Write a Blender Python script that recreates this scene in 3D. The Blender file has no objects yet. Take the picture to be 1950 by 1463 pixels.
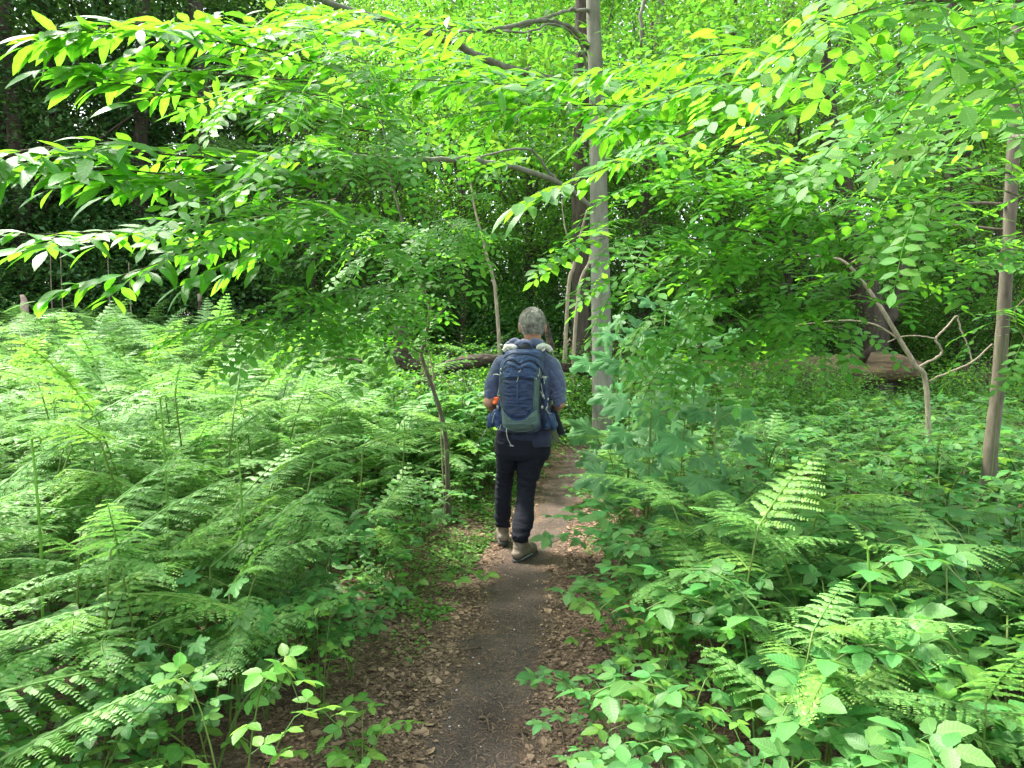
import bpy, math, random
import numpy as np
from mathutils import Vector, Matrix, noise, Euler

SC = bpy.context.scene
COL = SC.collection
R = math.radians
# ------------------------------------------------------------------ camera, sky, sun, exposure
F_PX = 1300.0
PITCH = math.atan(103.5 / F_PX)
CAM_Z = 1.6
cam_d = bpy.data.cameras.new('camera')
cam = bpy.data.objects.new('camera', cam_d)
COL.objects.link(cam)
cam_d.sensor_width = 36.0
cam_d.lens = 36.0 * F_PX / 1950.0
cam_d.clip_start = 0.05
cam_d.clip_end = 600
cam.location = (0, 0, CAM_Z)
cam.rotation_euler = (math.pi / 2 - PITCH, 0, 0)
SC.camera = cam

SUN = Vector((-0.50, 0.30, 0.86)).normalized()
world = bpy.data.worlds.new('World')
SC.world = world
world.use_nodes = True
wn = world.node_tree
bgn = wn.nodes['Background']
sky = wn.nodes.new('ShaderNodeTexSky')
sky.sky_type = 'NISHITA'
sky.sun_disc = False
sky.sun_elevation = math.asin(SUN.z)
sky.sun_rotation = math.atan2(SUN.x, SUN.y)
sky.air_density = 1.0
sky.dust_density = 3.0
sky.ozone_density = 1.0
hz = wn.nodes.new('ShaderNodeHueSaturation')   # thin cloud: a paler sky
hz.inputs['Saturation'].default_value = 0.4
wn.links.new(sky.outputs[0], hz.inputs['Color'])
wn.links.new(hz.outputs[0], bgn.inputs['Color'])
bgn.inputs['Strength'].default_value = 0.15
sl = bpy.data.lights.new('sun', 'SUN')
sl.energy = 2.0
sl.angle = R(8)
sl.color = (1.0, 0.95, 0.86)
so = bpy.data.objects.new('sun', sl)
COL.objects.link(so)
so.rotation_euler = SUN.to_track_quat('Z', 'Y').to_euler()
SC.view_settings.view_transform = 'Standard'
SC.view_settings.look = 'None'
SC.view_settings.exposure = 2.66
SC.view_settings.gamma = 1
cy = SC.cycles
cy.max_bounces = 8
cy.diffuse_bounces = 4
cy.glossy_bounces = 2
cy.transmission_bounces = 6
cy.sample_clamp_indirect = 6
cy.use_denoising = True
cy.use_adaptive_sampling = True
cy.adaptive_threshold = 0.015
try:
    cy.denoiser = 'OPENIMAGEDENOISE'
    cy.denoising_prefilter = 'ACCURATE'
except Exception:
    pass

# ------------------------------------------------------------------ helpers
rng = np.random.default_rng(7)
random.seed(7)
CP, SP = math.cos(PITCH), math.sin(PITCH)


def P(px, py, Y):
    """world point seen at photo pixel (px, py) lying Y metres ahead"""
    a = (px - 975.0) / F_PX
    b = (731.5 - py) / F_PX
    dy = CP + b * SP
    dz = -SP + b * CP
    return np.array((a / dy * Y, Y, CAM_Z + dz / dy * Y))


def sstep(a, b, x):
    t = np.clip((np.asarray(x, float) - a) / (b - a), 0, 1)
    return t * t * (3 - 2 * t)


def ground_z(x, y):
    x = np.asarray(x, float)
    y = np.asarray(y, float)
    z = 0.70 * sstep(1.4, 7, -x) * sstep(3.5, 12, y)
    z = z + 0.25 * sstep(9, 18, y) * sstep(-3, 0, -np.abs(x))
    z = z + 0.35 * sstep(14, 30, y)
    d = np.abs(x - path_x(y))
    z = z + 0.05 * sstep(0.3, 1.0, d)
    z = z + 0.03 * np.sin(x * 2.1 + 0.7 * y) * np.cos(y * 1.7 - x * .6) * sstep(0.3, 1.2, d)
    z = z + 0.006 * np.sin(x * 9 + y * 5) * np.sin(y * 7 - x * 3)
    return z


PATH = np.array([(-4, -.35), (0, -0.28), (2.0, -0.17), (2.8, -0.10), (3.6, -0.02), (4.6, 0.10), (6.0, 0.40), (7.5, 0.62), (9.0, 0.95),
                 (10.5, 1.5), (12, 2.6), (13, 5.5), (30, 9)])


def path_x(y):
    return np.interp(y, PATH[:, 0], PATH[:, 1])


class Geo:
    """triangles and quads with a material slot per face"""
    def __init__(s, V=None, Q=None, T=None, A=None):
        s.V = np.zeros((0, 3)) if V is None else np.asarray(V, float).reshape(-1, 3)
        s.Q = np.zeros((0, 4), int) if Q is None or len(Q) == 0 else np.asarray(Q, int).reshape(-1, 4)
        s.T = np.zeros((0, 3), int) if T is None or len(T) == 0 else np.asarray(T, int).reshape(-1, 3)

        s.A = np.zeros((len(s.V), 3), np.float32) if A is None else A   # place on the blade: across, along, is-blade

    def tf(s, M, t=(0, 0, 0)):
        return Geo(s.V @ np.asarray(M).T + np.asarray(t), s.Q, s.T, s.A)


def cat(geos):
    Vs, Qs, Ts, n = [], [], [], 0
    for g in geos:
        Vs.append(g.V); Qs.append(g.Q + n); Ts.append(g.T + n); n += len(g.V)
    if not Vs:
        return Geo()
    return Geo(np.concatenate(Vs), np.concatenate(Qs), np.concatenate(Ts), np.concatenate([g.A for g in geos]))


def inst(g, pos, d, nrm, s):
    """copies of g at pos, its +Y along d, its +Z near nrm, scaled by s"""
    pos = np.asarray(pos, float); d = np.asarray(d, float); nrm = np.asarray(nrm, float)
    s = np.asarray(s, float)
    n = len(pos)
    if n == 0:
        return Geo()
    d = d / (np.linalg.norm(d, axis=1, keepdims=True) + 1e-9)
    x = np.cross(d, nrm)
    x /= (np.linalg.norm(x, axis=1, keepdims=True) + 1e-9)
    z = np.cross(x, d)
    B = np.stack([x, d, z], axis=1) * s.reshape(-1, 1, 1)
    V = np.einsum('vk,nkj->nvj', g.V, B) + pos[:, None, :]
    nv = len(g.V)
    off = (np.arange(n) * nv)[:, None, None]
    return Geo(V.reshape(-1, 3), (g.Q[None] + off).reshape(-1, 4), (g.T[None] + off).reshape(-1, 3), np.tile(g.A, (n, 1)))


def mesh(name, g, mat=None, smooth=True):
    me = bpy.data.meshes.new(name)
    nq, nt = len(g.Q), len(g.T)
    me.vertices.add(len(g.V))
    me.vertices.foreach_set('co', g.V.astype(np.float32).ravel())
    me.loops.add(nq * 4 + nt * 3)
    me.loops.foreach_set('vertex_index', np.concatenate([g.Q.ravel(), g.T.ravel()]).astype(np.int32))
    me.polygons.add(nq + nt)
    st = np.concatenate([np.arange(nq) * 4, nq * 4 + np.arange(nt) * 3]).astype(np.int32)
    me.polygons.foreach_set('loop_start', st)
    if smooth:
        me.polygons.foreach_set('use_smooth', np.ones(nq + nt, bool))
    me.update(calc_edges=True)
    if len(g.A) == len(g.V) and g.A.any():
        at = me.attributes.new('blade', 'FLOAT_VECTOR', 'POINT')
        at.data.foreach_set('vector', g.A.astype(np.float32).ravel())
    if mat is not None:
        me.materials.append(mat)
    return me


def link(name, me, parent=None):
    o = bpy.data.objects.new(name, me)
    COL.objects.link(o)
    if parent is not None:
        o.parent = parent
    return o


def obj(name, g, mat, parent=None, smooth=True):
    return link(name, g if isinstance(g, bpy.types.Mesh) else mesh(name, g, mat, smooth), parent)


def empty(name, loc=(0, 0, 0), rz=0.0, sc=1.0):
    o = bpy.data.objects.new(name, None)
    o.empty_display_size = 0.1
    COL.objects.link(o)
    o.location = loc
    o.rotation_euler = (0, 0, rz)
    o.scale = (sc, sc, sc)
    return o


def tag(o, label, cat_=None, group=None, kind=None):
    if label: o['label'] = label
    if cat_: o['category'] = cat_
    if group: o['group'] = group
    if kind: o['kind'] = kind
    return o


def tube(pts, rad, n=8, ry=None, cap=True, close=False):
    """round (or elliptic: rad across, ry along the up side) tube through pts"""
    pts = np.asarray(pts, float)
    m = len(pts)
    rad = np.broadcast_to(np.asarray(rad, float), (m,)).copy()
    ryy = rad if ry is None else np.broadcast_to(np.asarray(ry, float), (m,))
    tan = np.gradient(pts, axis=0)
    tan /= np.linalg.norm(tan, axis=1, keepdims=True) + 1e-9
    up = np.array((0.0, 0, 1)) if abs(tan[0][2]) < 0.9 else np.array((0.0, 1, 0))
    X = np.cross(tan[0], up); X /= np.linalg.norm(X)
    V = []
    ang = np.arange(n) / n * 2 * math.pi
    for i in range(m):
        X = X - tan[i] * np.dot(X, tan[i]); X /= np.linalg.norm(X) + 1e-9
        Z = np.cross(X, tan[i])
        V.append(pts[i] + np.outer(np.cos(ang) * rad[i], X) + np.outer(np.sin(ang) * ryy[i], Z))
    V = np.concatenate(V)
    Q = []
    for i in range(m - 1):
        a = i * n + np.arange(n); b = i * n + (np.arange(n) + 1) % n
        Q.append(np.stack([a, b, b + n, a + n], 1))
    Q = np.concatenate(Q)
    T = []
    if cap:
        V = np.concatenate([V, pts[:1], pts[-1:]])
        c0, c1 = m * n, m * n + 1
        for k in range(n):
            T.append((c0, (k + 1) % n, k))
            T.append((c1, (m - 1) * n + k, (m - 1) * n + (k + 1) % n))
    return Geo(V, Q, T)


def smooth_path(pts, k=6):
    """Catmull-Rom through the given points (any width of row)"""
    pts = np.asarray(pts, float)
    if len(pts) < 3:
        t = np.linspace(0, 1, k + 1)[:, None]
        return pts[0] * (1 - t) + pts[-1] * t
    q = np.concatenate([[2 * pts[0] - pts[1]], pts, [2 * pts[-1] - pts[-2]]])
    out = []
    for i in range(1, len(q) - 2):
        for t in np.arange(k) / k:
            p0, p1, p2, p3 = q[i - 1], q[i], q[i + 1], q[i + 2]
            out.append(.5 * ((2 * p1) + (-p0 + p2) * t + (2 * p0 - 5 * p1 + 4 * p2 - p3) * t * t + (-p0 + 3 * p1 - 3 * p2 + p3) * t ** 3))
    out.append(pts[-1])
    return np.array(out)


def ellipsoid(c, r, nu=16, nv=10):
    V, Q, T = [], [], []
    for j in range(1, nv):
        ph = math.pi * j / nv
        for i in range(nu):
            a = 2 * math.pi * i / nu
            V.append((math.sin(ph) * math.cos(a), math.sin(ph) * math.sin(a), math.cos(ph)))
    V += [(0, 0, 1), (0, 0, -1)]
    for j in range(nv - 2):
        for i in range(nu):
            Q.append((j * nu + i, (j + 1) * nu + i, (j + 1) * nu + (i + 1) % nu, j * nu + (i + 1) % nu))
    a, b = len(V) - 2, len(V) - 1
    for i in range(nu):
        T.append((a, i, (i + 1) % nu))
        T.append((b, (nv - 2) * nu + (i + 1) % nu, (nv - 2) * nu + i))
    return Geo(np.array(V) * np.asarray(r) + np.asarray(c), Q, T)


def capsule(a, b, ra, rb, n=12):
    """tapered closed limb with rounded ends"""
    a = np.asarray(a, float); b = np.asarray(b, float)
    d = b - a; L = np.linalg.norm(d) + 1e-9; d = d / L
    ts, rs = [], []
    for k in range(5):
        th = math.pi / 2 * k / 4
        ts.append(a - d * ra * math.cos(th)); rs.append(max(ra * math.sin(th), 1e-4))
    for k in range(1, 5):
        ts.append(a + d * L * k / 5); rs.append(ra + (rb - ra) * k / 5)
    for k in range(5):
        th = math.pi / 2 * (1 - k / 4)
        ts.append(b + d * rb * math.cos(th)); rs.append(max(rb * math.sin(th), 1e-4))
    return tube(ts, rs, n, cap=True)


def loft(rings, cap=True):
    """closed rings with the same number of points"""
    n = len(rings[0]); m = len(rings)
    V = np.concatenate([np.asarray(r, float) for r in rings])
    Q = []
    for i in range(m - 1):
        a = i * n + np.arange(n); b = i * n + (np.arange(n) + 1) % n
        Q.append(np.stack([a, b, b + n, a + n], 1))
    T = []
    if cap:
        V = np.concatenate([V, [np.mean(rings[0], axis=0)], [np.mean(rings[-1], axis=0)]])
        for k in range(n):
            T.append((m * n, (k + 1) % n, k))
            T.append((m * n + 1, (m - 1) * n + k, (m - 1) * n + (k + 1) % n))
    return Geo(V, np.concatenate(Q), T)


def fuse(g, voxel=0.008, it=6, disp=None, keep=None):
    """one continuous surface out of overlapping closed pieces"""
    me = mesh('tmp', g)
    o = bpy.data.objects.new('tmp', me)
    COL.objects.link(o)
    m = o.modifiers.new('r', 'REMESH'); m.mode = 'VOXEL'; m.voxel_size = voxel; m.adaptivity = 0
    s = o.modifiers.new('s', 'SMOOTH'); s.factor = 0.5; s.iterations = it
    dg = bpy.context.evaluated_depsgraph_get()
    dg.update()
    me2 = bpy.data.meshes.new_from_object(o.evaluated_get(dg))
    bpy.data.objects.remove(o); bpy.data.meshes.remove(me)
    if disp is not None:
        n = len(me2.vertices)
        co = np.zeros(n * 3, np.float32); me2.vertices.foreach_get('co', co)
        no = np.zeros(n * 3, np.float32); me2.vertices.foreach_get('normal', no)
        co = co.reshape(-1, 3); no = no.reshape(-1, 3)
        dd = np.array([disp(*c) for c in co])
        co = co + no * dd[:, None]
        me2.vertices.foreach_set('co', co.ravel())
    me2.polygons.foreach_set('use_smooth', np.ones(len(me2.polygons), bool))
    me2.update()
    return me2


# ------------------------------------------------------------------ materials
def new_mat(name):
    m = bpy.data.materials.new(name)
    m.use_nodes = True
    nt = m.node_tree
    return m, nt, nt.nodes['Principled BSDF'], nt.nodes['Material Output']


def leaf_mat(name, base, trans, rough=0.42, tfac=0.45, hv=0.025, vv=0.35, spec=0.32, sat=1.0, veins=9.0):
    m, nt, pb, out = new_mat(name)
    N, L = nt.nodes.new, nt.links.new
    geo = N('ShaderNodeNewGeometry')
    mr = N('ShaderNodeMapRange'); mr.inputs['To Min'].default_value = 1 - vv; mr.inputs['To Max'].default_value = 1 + vv
    L(geo.outputs['Random Per Island'], mr.inputs['Value'])
    wn_ = N('ShaderNodeTexWhiteNoise'); wn_.noise_dimensions = '1D'
    L(geo.outputs['Random Per Island'], wn_.inputs['W'])
    mh = N('ShaderNodeMapRange'); mh.inputs['To Min'].default_value = 0.5 - hv; mh.inputs['To Max'].default_value = 0.5 + hv
    L(wn_.outputs['Value'], mh.inputs['Value'])
    tc = N('ShaderNodeTexCoord')
    no = N('ShaderNodeTexNoise'); no.inputs['Scale'].default_value = 28; no.inputs['Detail'].default_value = 2
    L(tc.outputs['Object'], no.inputs['Vector'])
    m2 = N('ShaderNodeMapRange'); m2.inputs['To Min'].default_value = 0.8; m2.inputs['To Max'].default_value = 1.2
    L(no.outputs['Fac'], m2.inputs['Value'])
    mul = N('ShaderNodeMath'); mul.operation = 'MULTIPLY'
    L(mr.outputs[0], mul.inputs[0]); L(m2.outputs[0], mul.inputs[1])
    h1 = N('ShaderNodeHueSaturation'); h1.inputs['Color'].default_value = (*base, 1); h1.inputs['Saturation'].default_value = sat
    h2 = N('ShaderNodeHueSaturation'); h2.inputs['Color'].default_value = (*trans, 1); h2.inputs['Saturation'].default_value = sat
    # midrib and side veins
    at = N('ShaderNodeAttribute'); at.attribute_name = 'blade'
    sp = N('ShaderNodeSeparateXYZ'); L(at.outputs['Vector'], sp.inputs[0])
    def mth(op, a, b=None, c=None):
        n_ = N('ShaderNodeMath'); n_.operation = op
        for i_, v_ in enumerate((a, b, c)):
            if v_ is None: continue
            if isinstance(v_, (int, float)): n_.inputs[i_].default_value = v_
            else: L(v_, n_.inputs[i_])
        return n_.outputs[0]
    ab = mth('ABSOLUTE', sp.outputs[0])
    ph = mth('MULTIPLY', mth('SUBTRACT', sp.outputs[1], mth('MULTIPLY', ab, .16)), veins * 6.2832)
    sv = mth('POWER', mth('MULTIPLY_ADD', mth('COSINE', ph), .5, .5), 5.0)
    mid = mth('LESS_THAN', ab, .055)
    vein = mth('MULTIPLY', mth('MAXIMUM', mid, mth('MULTIPLY', sv, .55)), sp.outputs[2])
    vmul = mth('MULTIPLY_ADD', vein, .38, 1.0)
    mulv = mth('MULTIPLY', mul.outputs[0], vmul)
    bv = N('ShaderNodeBump'); bv.inputs['Strength'].default_value = .5; bv.inputs['Distance'].default_value = .002; bv.invert = True
    L(vein, bv.inputs['Height']); L(bv.outputs[0], pb.inputs['Normal'])
    # blotches and browned spots
    sn = N('ShaderNodeTexNoise'); sn.inputs['Scale'].default_value = 55; sn.inputs['Detail'].default_value = 3
    L(tc.outputs['Object'], sn.inputs['Vector'])
    sm = N('ShaderNodeMapRange'); sm.inputs['From Min'].default_value = .70; sm.inputs['From Max'].default_value = .76; sm.inputs['To Max'].default_value = .8
    L(sn.outputs['Fac'], sm.inputs['Value'])
    for h in (h1, h2):
        L(mulv, h.inputs['Value']); L(mh.outputs[0], h.inputs['Hue'])
    br = N('ShaderNodeMix'); br.data_type = 'RGBA'; L(sm.outputs[0], br.inputs['Factor']); L(h1.outputs[0], br.inputs['A']); br.inputs['B'].default_value = (.16, .10, .035, 1)
    L(br.outputs['Result'], pb.inputs['Base Color'])
    pb.inputs['Roughness'].default_value = rough
    pb.inputs['Specular IOR Level'].default_value = spec
    tr = N('ShaderNodeBsdfTranslucent'); L(h2.outputs[0], tr.inputs['Color'])
    mx = N('ShaderNodeMixShader'); mx.inputs[0].default_value = tfac
    L(pb.outputs[0], mx.inputs[1]); L(tr.outputs[0], mx.inputs[2])
    L(mx.outputs[0], out.inputs['Surface'])
    return m


def rough_mat(name, c1, c2, scale=8, stretch=(1, 1, 1), rough=0.85, bump=0.3, bscale=None, detail=8, spec=0.3, island=0.0, dist=0.02):
    m, nt, pb, out = new_mat(name)
    N, L = nt.nodes.new, nt.links.new
    tc = N('ShaderNodeTexCoord'); mp = N('ShaderNodeMapping'); mp.inputs['Scale'].default_value = stretch
    L(tc.outputs['Object'], mp.inputs['Vector'])
    no = N('ShaderNodeTexNoise'); no.inputs['Scale'].default_value = scale; no.inputs['Detail'].default_value = detail
    no.inputs['Roughness'].default_value = 0.65
    L(mp.outputs[0], no.inputs['Vector'])
    cr = N('ShaderNodeValToRGB')
    cr.color_ramp.elements[0].position = 0.32; cr.color_ramp.elements[0].color = (*c1, 1)
    cr.color_ramp.elements[1].position = 0.68; cr.color_ramp.elements[1].color = (*c2, 1)
    L(no.outputs['Fac'], cr.inputs[0])
    last = cr.outputs[0]
    if island:
        geo = N('ShaderNodeNewGeometry')
        mr = N('ShaderNodeMapRange'); mr.inputs['To Min'].default_value = 1 - island; mr.inputs['To Max'].default_value = 1 + island
        L(geo.outputs['Random Per Island'], mr.inputs['Value'])
        h = N('ShaderNodeHueSaturation'); L(mr.outputs[0], h.inputs['Value']); L(last, h.inputs['Color'])
        last = h.outputs[0]
    L(last, pb.inputs['Base Color'])
    pb.inputs['Roughness'].default_value = rough
    pb.inputs['Specular IOR Level'].default_value = spec
    if bump:
        n2 = N('ShaderNodeTexNoise'); n2.inputs['Scale'].default_value = bscale or scale * 2; n2.inputs['Detail'].default_value = 6
        L(mp.outputs[0], n2.inputs['Vector'])
        b = N('ShaderNodeBump'); b.inputs['Strength'].default_value = bump; b.inputs['Distance'].default_value = dist
        L(n2.outputs['Fac'], b.inputs['Height']); L(b.outputs[0], pb.inputs['Normal'])
    return m


def cloth_mat(name, col, rough=0.8, weave=900, var=0.25, sheen=0.2, bump=0.15):
    m, nt, pb, out = new_mat(name)
    N, L = nt.nodes.new, nt.links.new
    tc = N('ShaderNodeTexCoord')
    no = N('ShaderNodeTexNoise'); no.inputs['Scale'].default_value = 14; no.inputs['Detail'].default_value = 5
    L(tc.outputs['Object'], no.inputs['Vector'])
    mr = N('ShaderNodeMapRange'); mr.inputs['To Min'].default_value = 1 - var; mr.inputs['To Max'].default_value = 1 + var
    L(no.outputs['Fac'], mr.inputs['Value'])
    h = N('ShaderNodeHueSaturation'); h.inputs['Color'].default_value = (*col, 1)
    L(mr.outputs[0], h.inputs['Value']); L(h.outputs[0], pb.inputs['Base Color'])
    n2 = N('ShaderNodeTexNoise'); n2.inputs['Scale'].default_value = weave; n2.inputs['Detail'].default_value = 2
    L(tc.outputs['Object'], n2.inputs['Vector'])
    b = N('ShaderNodeBump'); b.inputs['Strength'].default_value = bump; b.inputs['Distance'].default_value = 0.002
    L(n2.outputs['Fac'], b.inputs['Height']); L(b.outputs[0], pb.inputs['Normal'])
    pb.inputs['Roughness'].default_value = rough
    pb.inputs['Sheen Weight'].default_value = sheen
    pb.inputs['Specular IOR Level'].default_value = 0.3
    return m


M_FERN = leaf_mat('bracken_green', (.145, .30, .08), (.225, .49, .09), rough=.5, tfac=.42, hv=.02, vv=.3)
M_FERN2 = leaf_mat('bracken_fresh_green', (.165, .32, .07), (.27, .53, .08), rough=.5, tfac=.42, hv=.02, vv=.3)
M_STEM = leaf_mat('green_stem', (.09, .16, .03), (.10, .18, .03), tfac=.1, vv=.3)
M_BRAM = leaf_mat('bramble_green', (.075, .20, .052), (.17, .42, .07), rough=.45, tfac=.38, hv=.02, vv=.35)
M_BRAM2 = leaf_mat('bramble_fresh_green', (.10, .25, .04), (.24, .48, .06), rough=.42, tfac=.4, hv=.02, vv=.3)
M_SYC = leaf_mat('sycamore_blue_green', (.065, .19, .06), (.12, .32, .08), rough=.5, tfac=.3, hv=.012, vv=.25)
M_CHEST = leaf_mat('chestnut_leaf_green', (.06, .18, .03), (.175, .51, .02), rough=.42, tfac=.52, hv=.012, vv=.25)
M_ROBI = leaf_mat('locust_leaf_green', (.075, .20, .035), (.19, .51, .03), rough=.5, tfac=.5, hv=.014, vv=.25)
M_BEECH = leaf_mat('beech_leaf_green', (.05, .145, .03), (.16, .41, .03), rough=.42, tfac=.5, hv=.02, vv=.35)
M_OAK = leaf_mat('oak_leaf_green', (.05, .13, .035), (.14, .32, .04), rough=.45, tfac=.42, hv=.02, vv=.35)
M_HOLLY = leaf_mat('dark_leaf_green', (.04, .115, .03), (.09, .22, .035), rough=.45, tfac=.3, hv=.02, vv=.35)
M_HERB = leaf_mat('herb_green', (.10, .24, .04), (.22, .45, .06), rough=.5, tfac=.4, hv=.02, vv=.3)
M_PETAL = leaf_mat('white_petal', (.75, .75, .68), (.7, .7, .6), tfac=.3, hv=0, vv=.1)
M_BARK_S = rough_mat('smooth_grey_bark', (.095, .10, .072), (.215, .215, .165), 9, (1, 1, .25), bump=.25, dist=.01)
M_BARK_D = rough_mat('dark_ridged_bark', (.022, .018, .013), (.08, .065, .045), 14, (1, 1, .2), bump=.8, dist=.03)
M_BARK_Y = rough_mat('young_brown_bark', (.050, .044, .030), (.145, .125, .088), 22, (1, 1, .25), bump=.4, dist=.006)
M_DEADW = rough_mat('bare_pale_wood', (.16, .13, .085), (.34, .29, .21), 26, (1, 1, .3), bump=.3, dist=.004)
M_TWIG = rough_mat('dark_twig_bark', (.05, .04, .025), (.13, .10, .06), 30, bump=.2, dist=.003)
M_ROT = rough_mat('rotten_log_wood', (.030, .026, .014), (.21, .14, .075), 4, (.3, 2.2, 2.2), bump=.9, dist=.04)
M_ROTD = rough_mat('dark_rotten_wood', (.018, .014, .010), (.085, .062, .042), 9, (.6, 2, 2), bump=.9, dist=.03)
M_LITTER = rough_mat('dead_leaf_brown', (.10, .064, .040), (.27, .185, .12), 20, bump=.3, island=.6, rough=.75, dist=.004)
# ------------------------------------------------------------------ ground, path, litter
def ground_mat():
    m, nt, pb, out = new_mat('leaf_litter_soil')
    N, L = nt.nodes.new, nt.links.new
    tc = N('ShaderNodeTexCoord')
    # small shreds of dead leaf
    vo = N('ShaderNodeTexVoronoi'); vo.inputs['Scale'].default_value = 75; vo.inputs['Randomness'].default_value = 1
    wob = N('ShaderNodeTexNoise'); wob.inputs['Scale'].default_value = 18; wob.inputs['Detail'].default_value = 3
    L(tc.outputs['Object'], wob.inputs['Vector'])
    add = N('ShaderNodeVectorMath'); add.operation = 'MULTIPLY_ADD'; add.inputs[1].default_value = (.12, .12, .12)
    L(wob.outputs['Color'], add.inputs[0]); L(tc.outputs['Object'], add.inputs[2])
    L(add.outputs[0], vo.inputs['Vector'])
    cr = N('ShaderNodeValToRGB')
    e = cr.color_ramp.elements
    e[0].position = 0; e[0].color = (.042, .030, .022, 1)
    e[1].position = 1; e[1].color = (.25, .17, .115, 1)
    k = e.new(.45); k.color = (.10, .065, .043, 1)
    k = e.new(.8); k.color = (.17, .108, .070, 1)
    sep = N('ShaderNodeSeparateColor'); L(vo.outputs['Color'], sep.inputs[0]); L(sep.outputs[0], cr.inputs[0])
    # trodden dark soil
    n1 = N('ShaderNodeTexNoise'); n1.inputs['Scale'].default_value = 130; n1.inputs['Detail'].default_value = 6
    L(tc.outputs['Object'], n1.inputs['Vector'])
    c2 = N('ShaderNodeValToRGB')
    c2.color_ramp.elements[0].position = .3; c2.color_ramp.elements[0].color = (.040, .030, .025, 1)
    c2.color_ramp.elements[1].position = .72; c2.color_ramp.elements[1].color = (.120, .093, .077, 1)
    L(n1.outputs['Fac'], c2.inputs[0])
    at = N('ShaderNodeAttribute'); at.attribute_name = 'trodden'
    n2 = N('ShaderNodeTexNoise'); n2.inputs['Scale'].default_value = 5.5; n2.inputs['Detail'].default_value = 7; n2.inputs['Roughness'].default_value = .7
    L(tc.outputs['Object'], n2.inputs['Vector'])
    ad = N('ShaderNodeMath'); ad.operation = 'MULTIPLY_ADD'; ad.inputs[1].default_value = 3.2; ad.inputs[2].default_value = -1.65
    L(n2.outputs['Fac'], ad.inputs[0])
    s = N('ShaderNodeMath'); s.operation = 'ADD'; L(ad.outputs[0], s.inputs[0]); L(at.outputs['Fac'], s.inputs[1])
    mr = N('ShaderNodeMapRange'); mr.inputs['From Min'].default_value = .15; mr.inputs['From Max'].default_value = .75
    L(s.outputs[0], mr.inputs['Value'])
    mx = N('ShaderNodeMix'); mx.data_type = 'RGBA'
    L(mr.outputs[0], mx.inputs['Factor']); L(cr.outputs[0], mx.inputs['A']); L(c2.outputs[0], mx.inputs['B'])
    n4 = N('ShaderNodeTexNoise'); n4.inputs['Scale'].default_value = 3.2; n4.inputs['Detail'].default_value = 5
    L(tc.outputs['Object'], n4.inputs['Vector'])
    m4 = N('ShaderNodeMapRange'); m4.inputs['From Min'].default_value = .3; m4.inputs['From Max'].default_value = .7; m4.inputs['To Min'].default_value = .68; m4.inputs['To Max'].default_value = 1.35
    L(n4.outputs['Fac'], m4.inputs['Value'])
    hs = N('ShaderNodeHueSaturation'); L(m4.outputs[0], hs.inputs['Value']); L(mx.outputs['Result'], hs.inputs['Color'])
    L(hs.outputs[0], pb.inputs['Base Color'])
    pb.inputs['Roughness'].default_value = .9
    pb.inputs['Specular IOR Level'].default_value = .2
    b = N('ShaderNodeBump'); b.inputs['Strength'].default_value = .7; b.inputs['Distance'].default_value = .012
    mm = N('ShaderNodeMath'); mm.operation = 'ADD'
    L(sep.outputs[1], mm.inputs[0]); L(n1.outputs['Fac'], mm.inputs[1])
    L(mm.outputs[0], b.inputs['Height']); L(b.outputs[0], pb.inputs['Normal'])
    return m


M_GROUND = ground_mat()


def sheet(xs, ys, zoff=0.0, xf=None):
    X, Y = np.meshgrid(xs, ys)
    if xf is not None:
        X = X + xf(Y)
    Z = ground_z(X, Y) + zoff
    nx, ny = len(xs), len(ys)
    V = np.stack([X, Y, Z], -1).reshape(-1, 3)
    i = (np.arange(ny - 1)[:, None] * nx + np.arange(nx - 1)[None]).ravel()
    return Geo(V, np.stack([i, i + 1, i + nx + 1, i + nx], 1))


def trodden(me):
    n = len(me.vertices)
    co = np.zeros(n * 3, np.float32); me.vertices.foreach_get('co', co); co = co.reshape(-1, 3)
    d = np.abs(co[:, 0] - path_x(co[:, 1]) + .03 * np.sin(co[:, 1] * 3))
    a = (1 - sstep(.0, .36, d)).astype(np.float32)
    at = me.attributes.new('trodden', 'FLOAT', 'POINT')
    at.data.foreach_set('value', a)


xs = np.unique(np.concatenate([np.linspace(-300, -20, 15), np.linspace(-20, 20, 161), np.linspace(20, 300, 15)]))
ys = np.unique(np.concatenate([np.linspace(-300, -4, 15), np.linspace(-4, 24, 141), np.linspace(24, 300, 24)]))
g = obj('ground', sheet(xs, ys), M_GROUND); trodden(g.data); tag(g, 'forest floor of brown leaf litter', kind='structure')
g = obj('path', sheet(np.linspace(-.75, .75, 76), np.linspace(-1, 11.8, 640), .006, path_x), M_GROUND); trodden(g.data)
pm = g.data
tag(g, 'narrow trodden dirt footpath', kind='structure')

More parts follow.
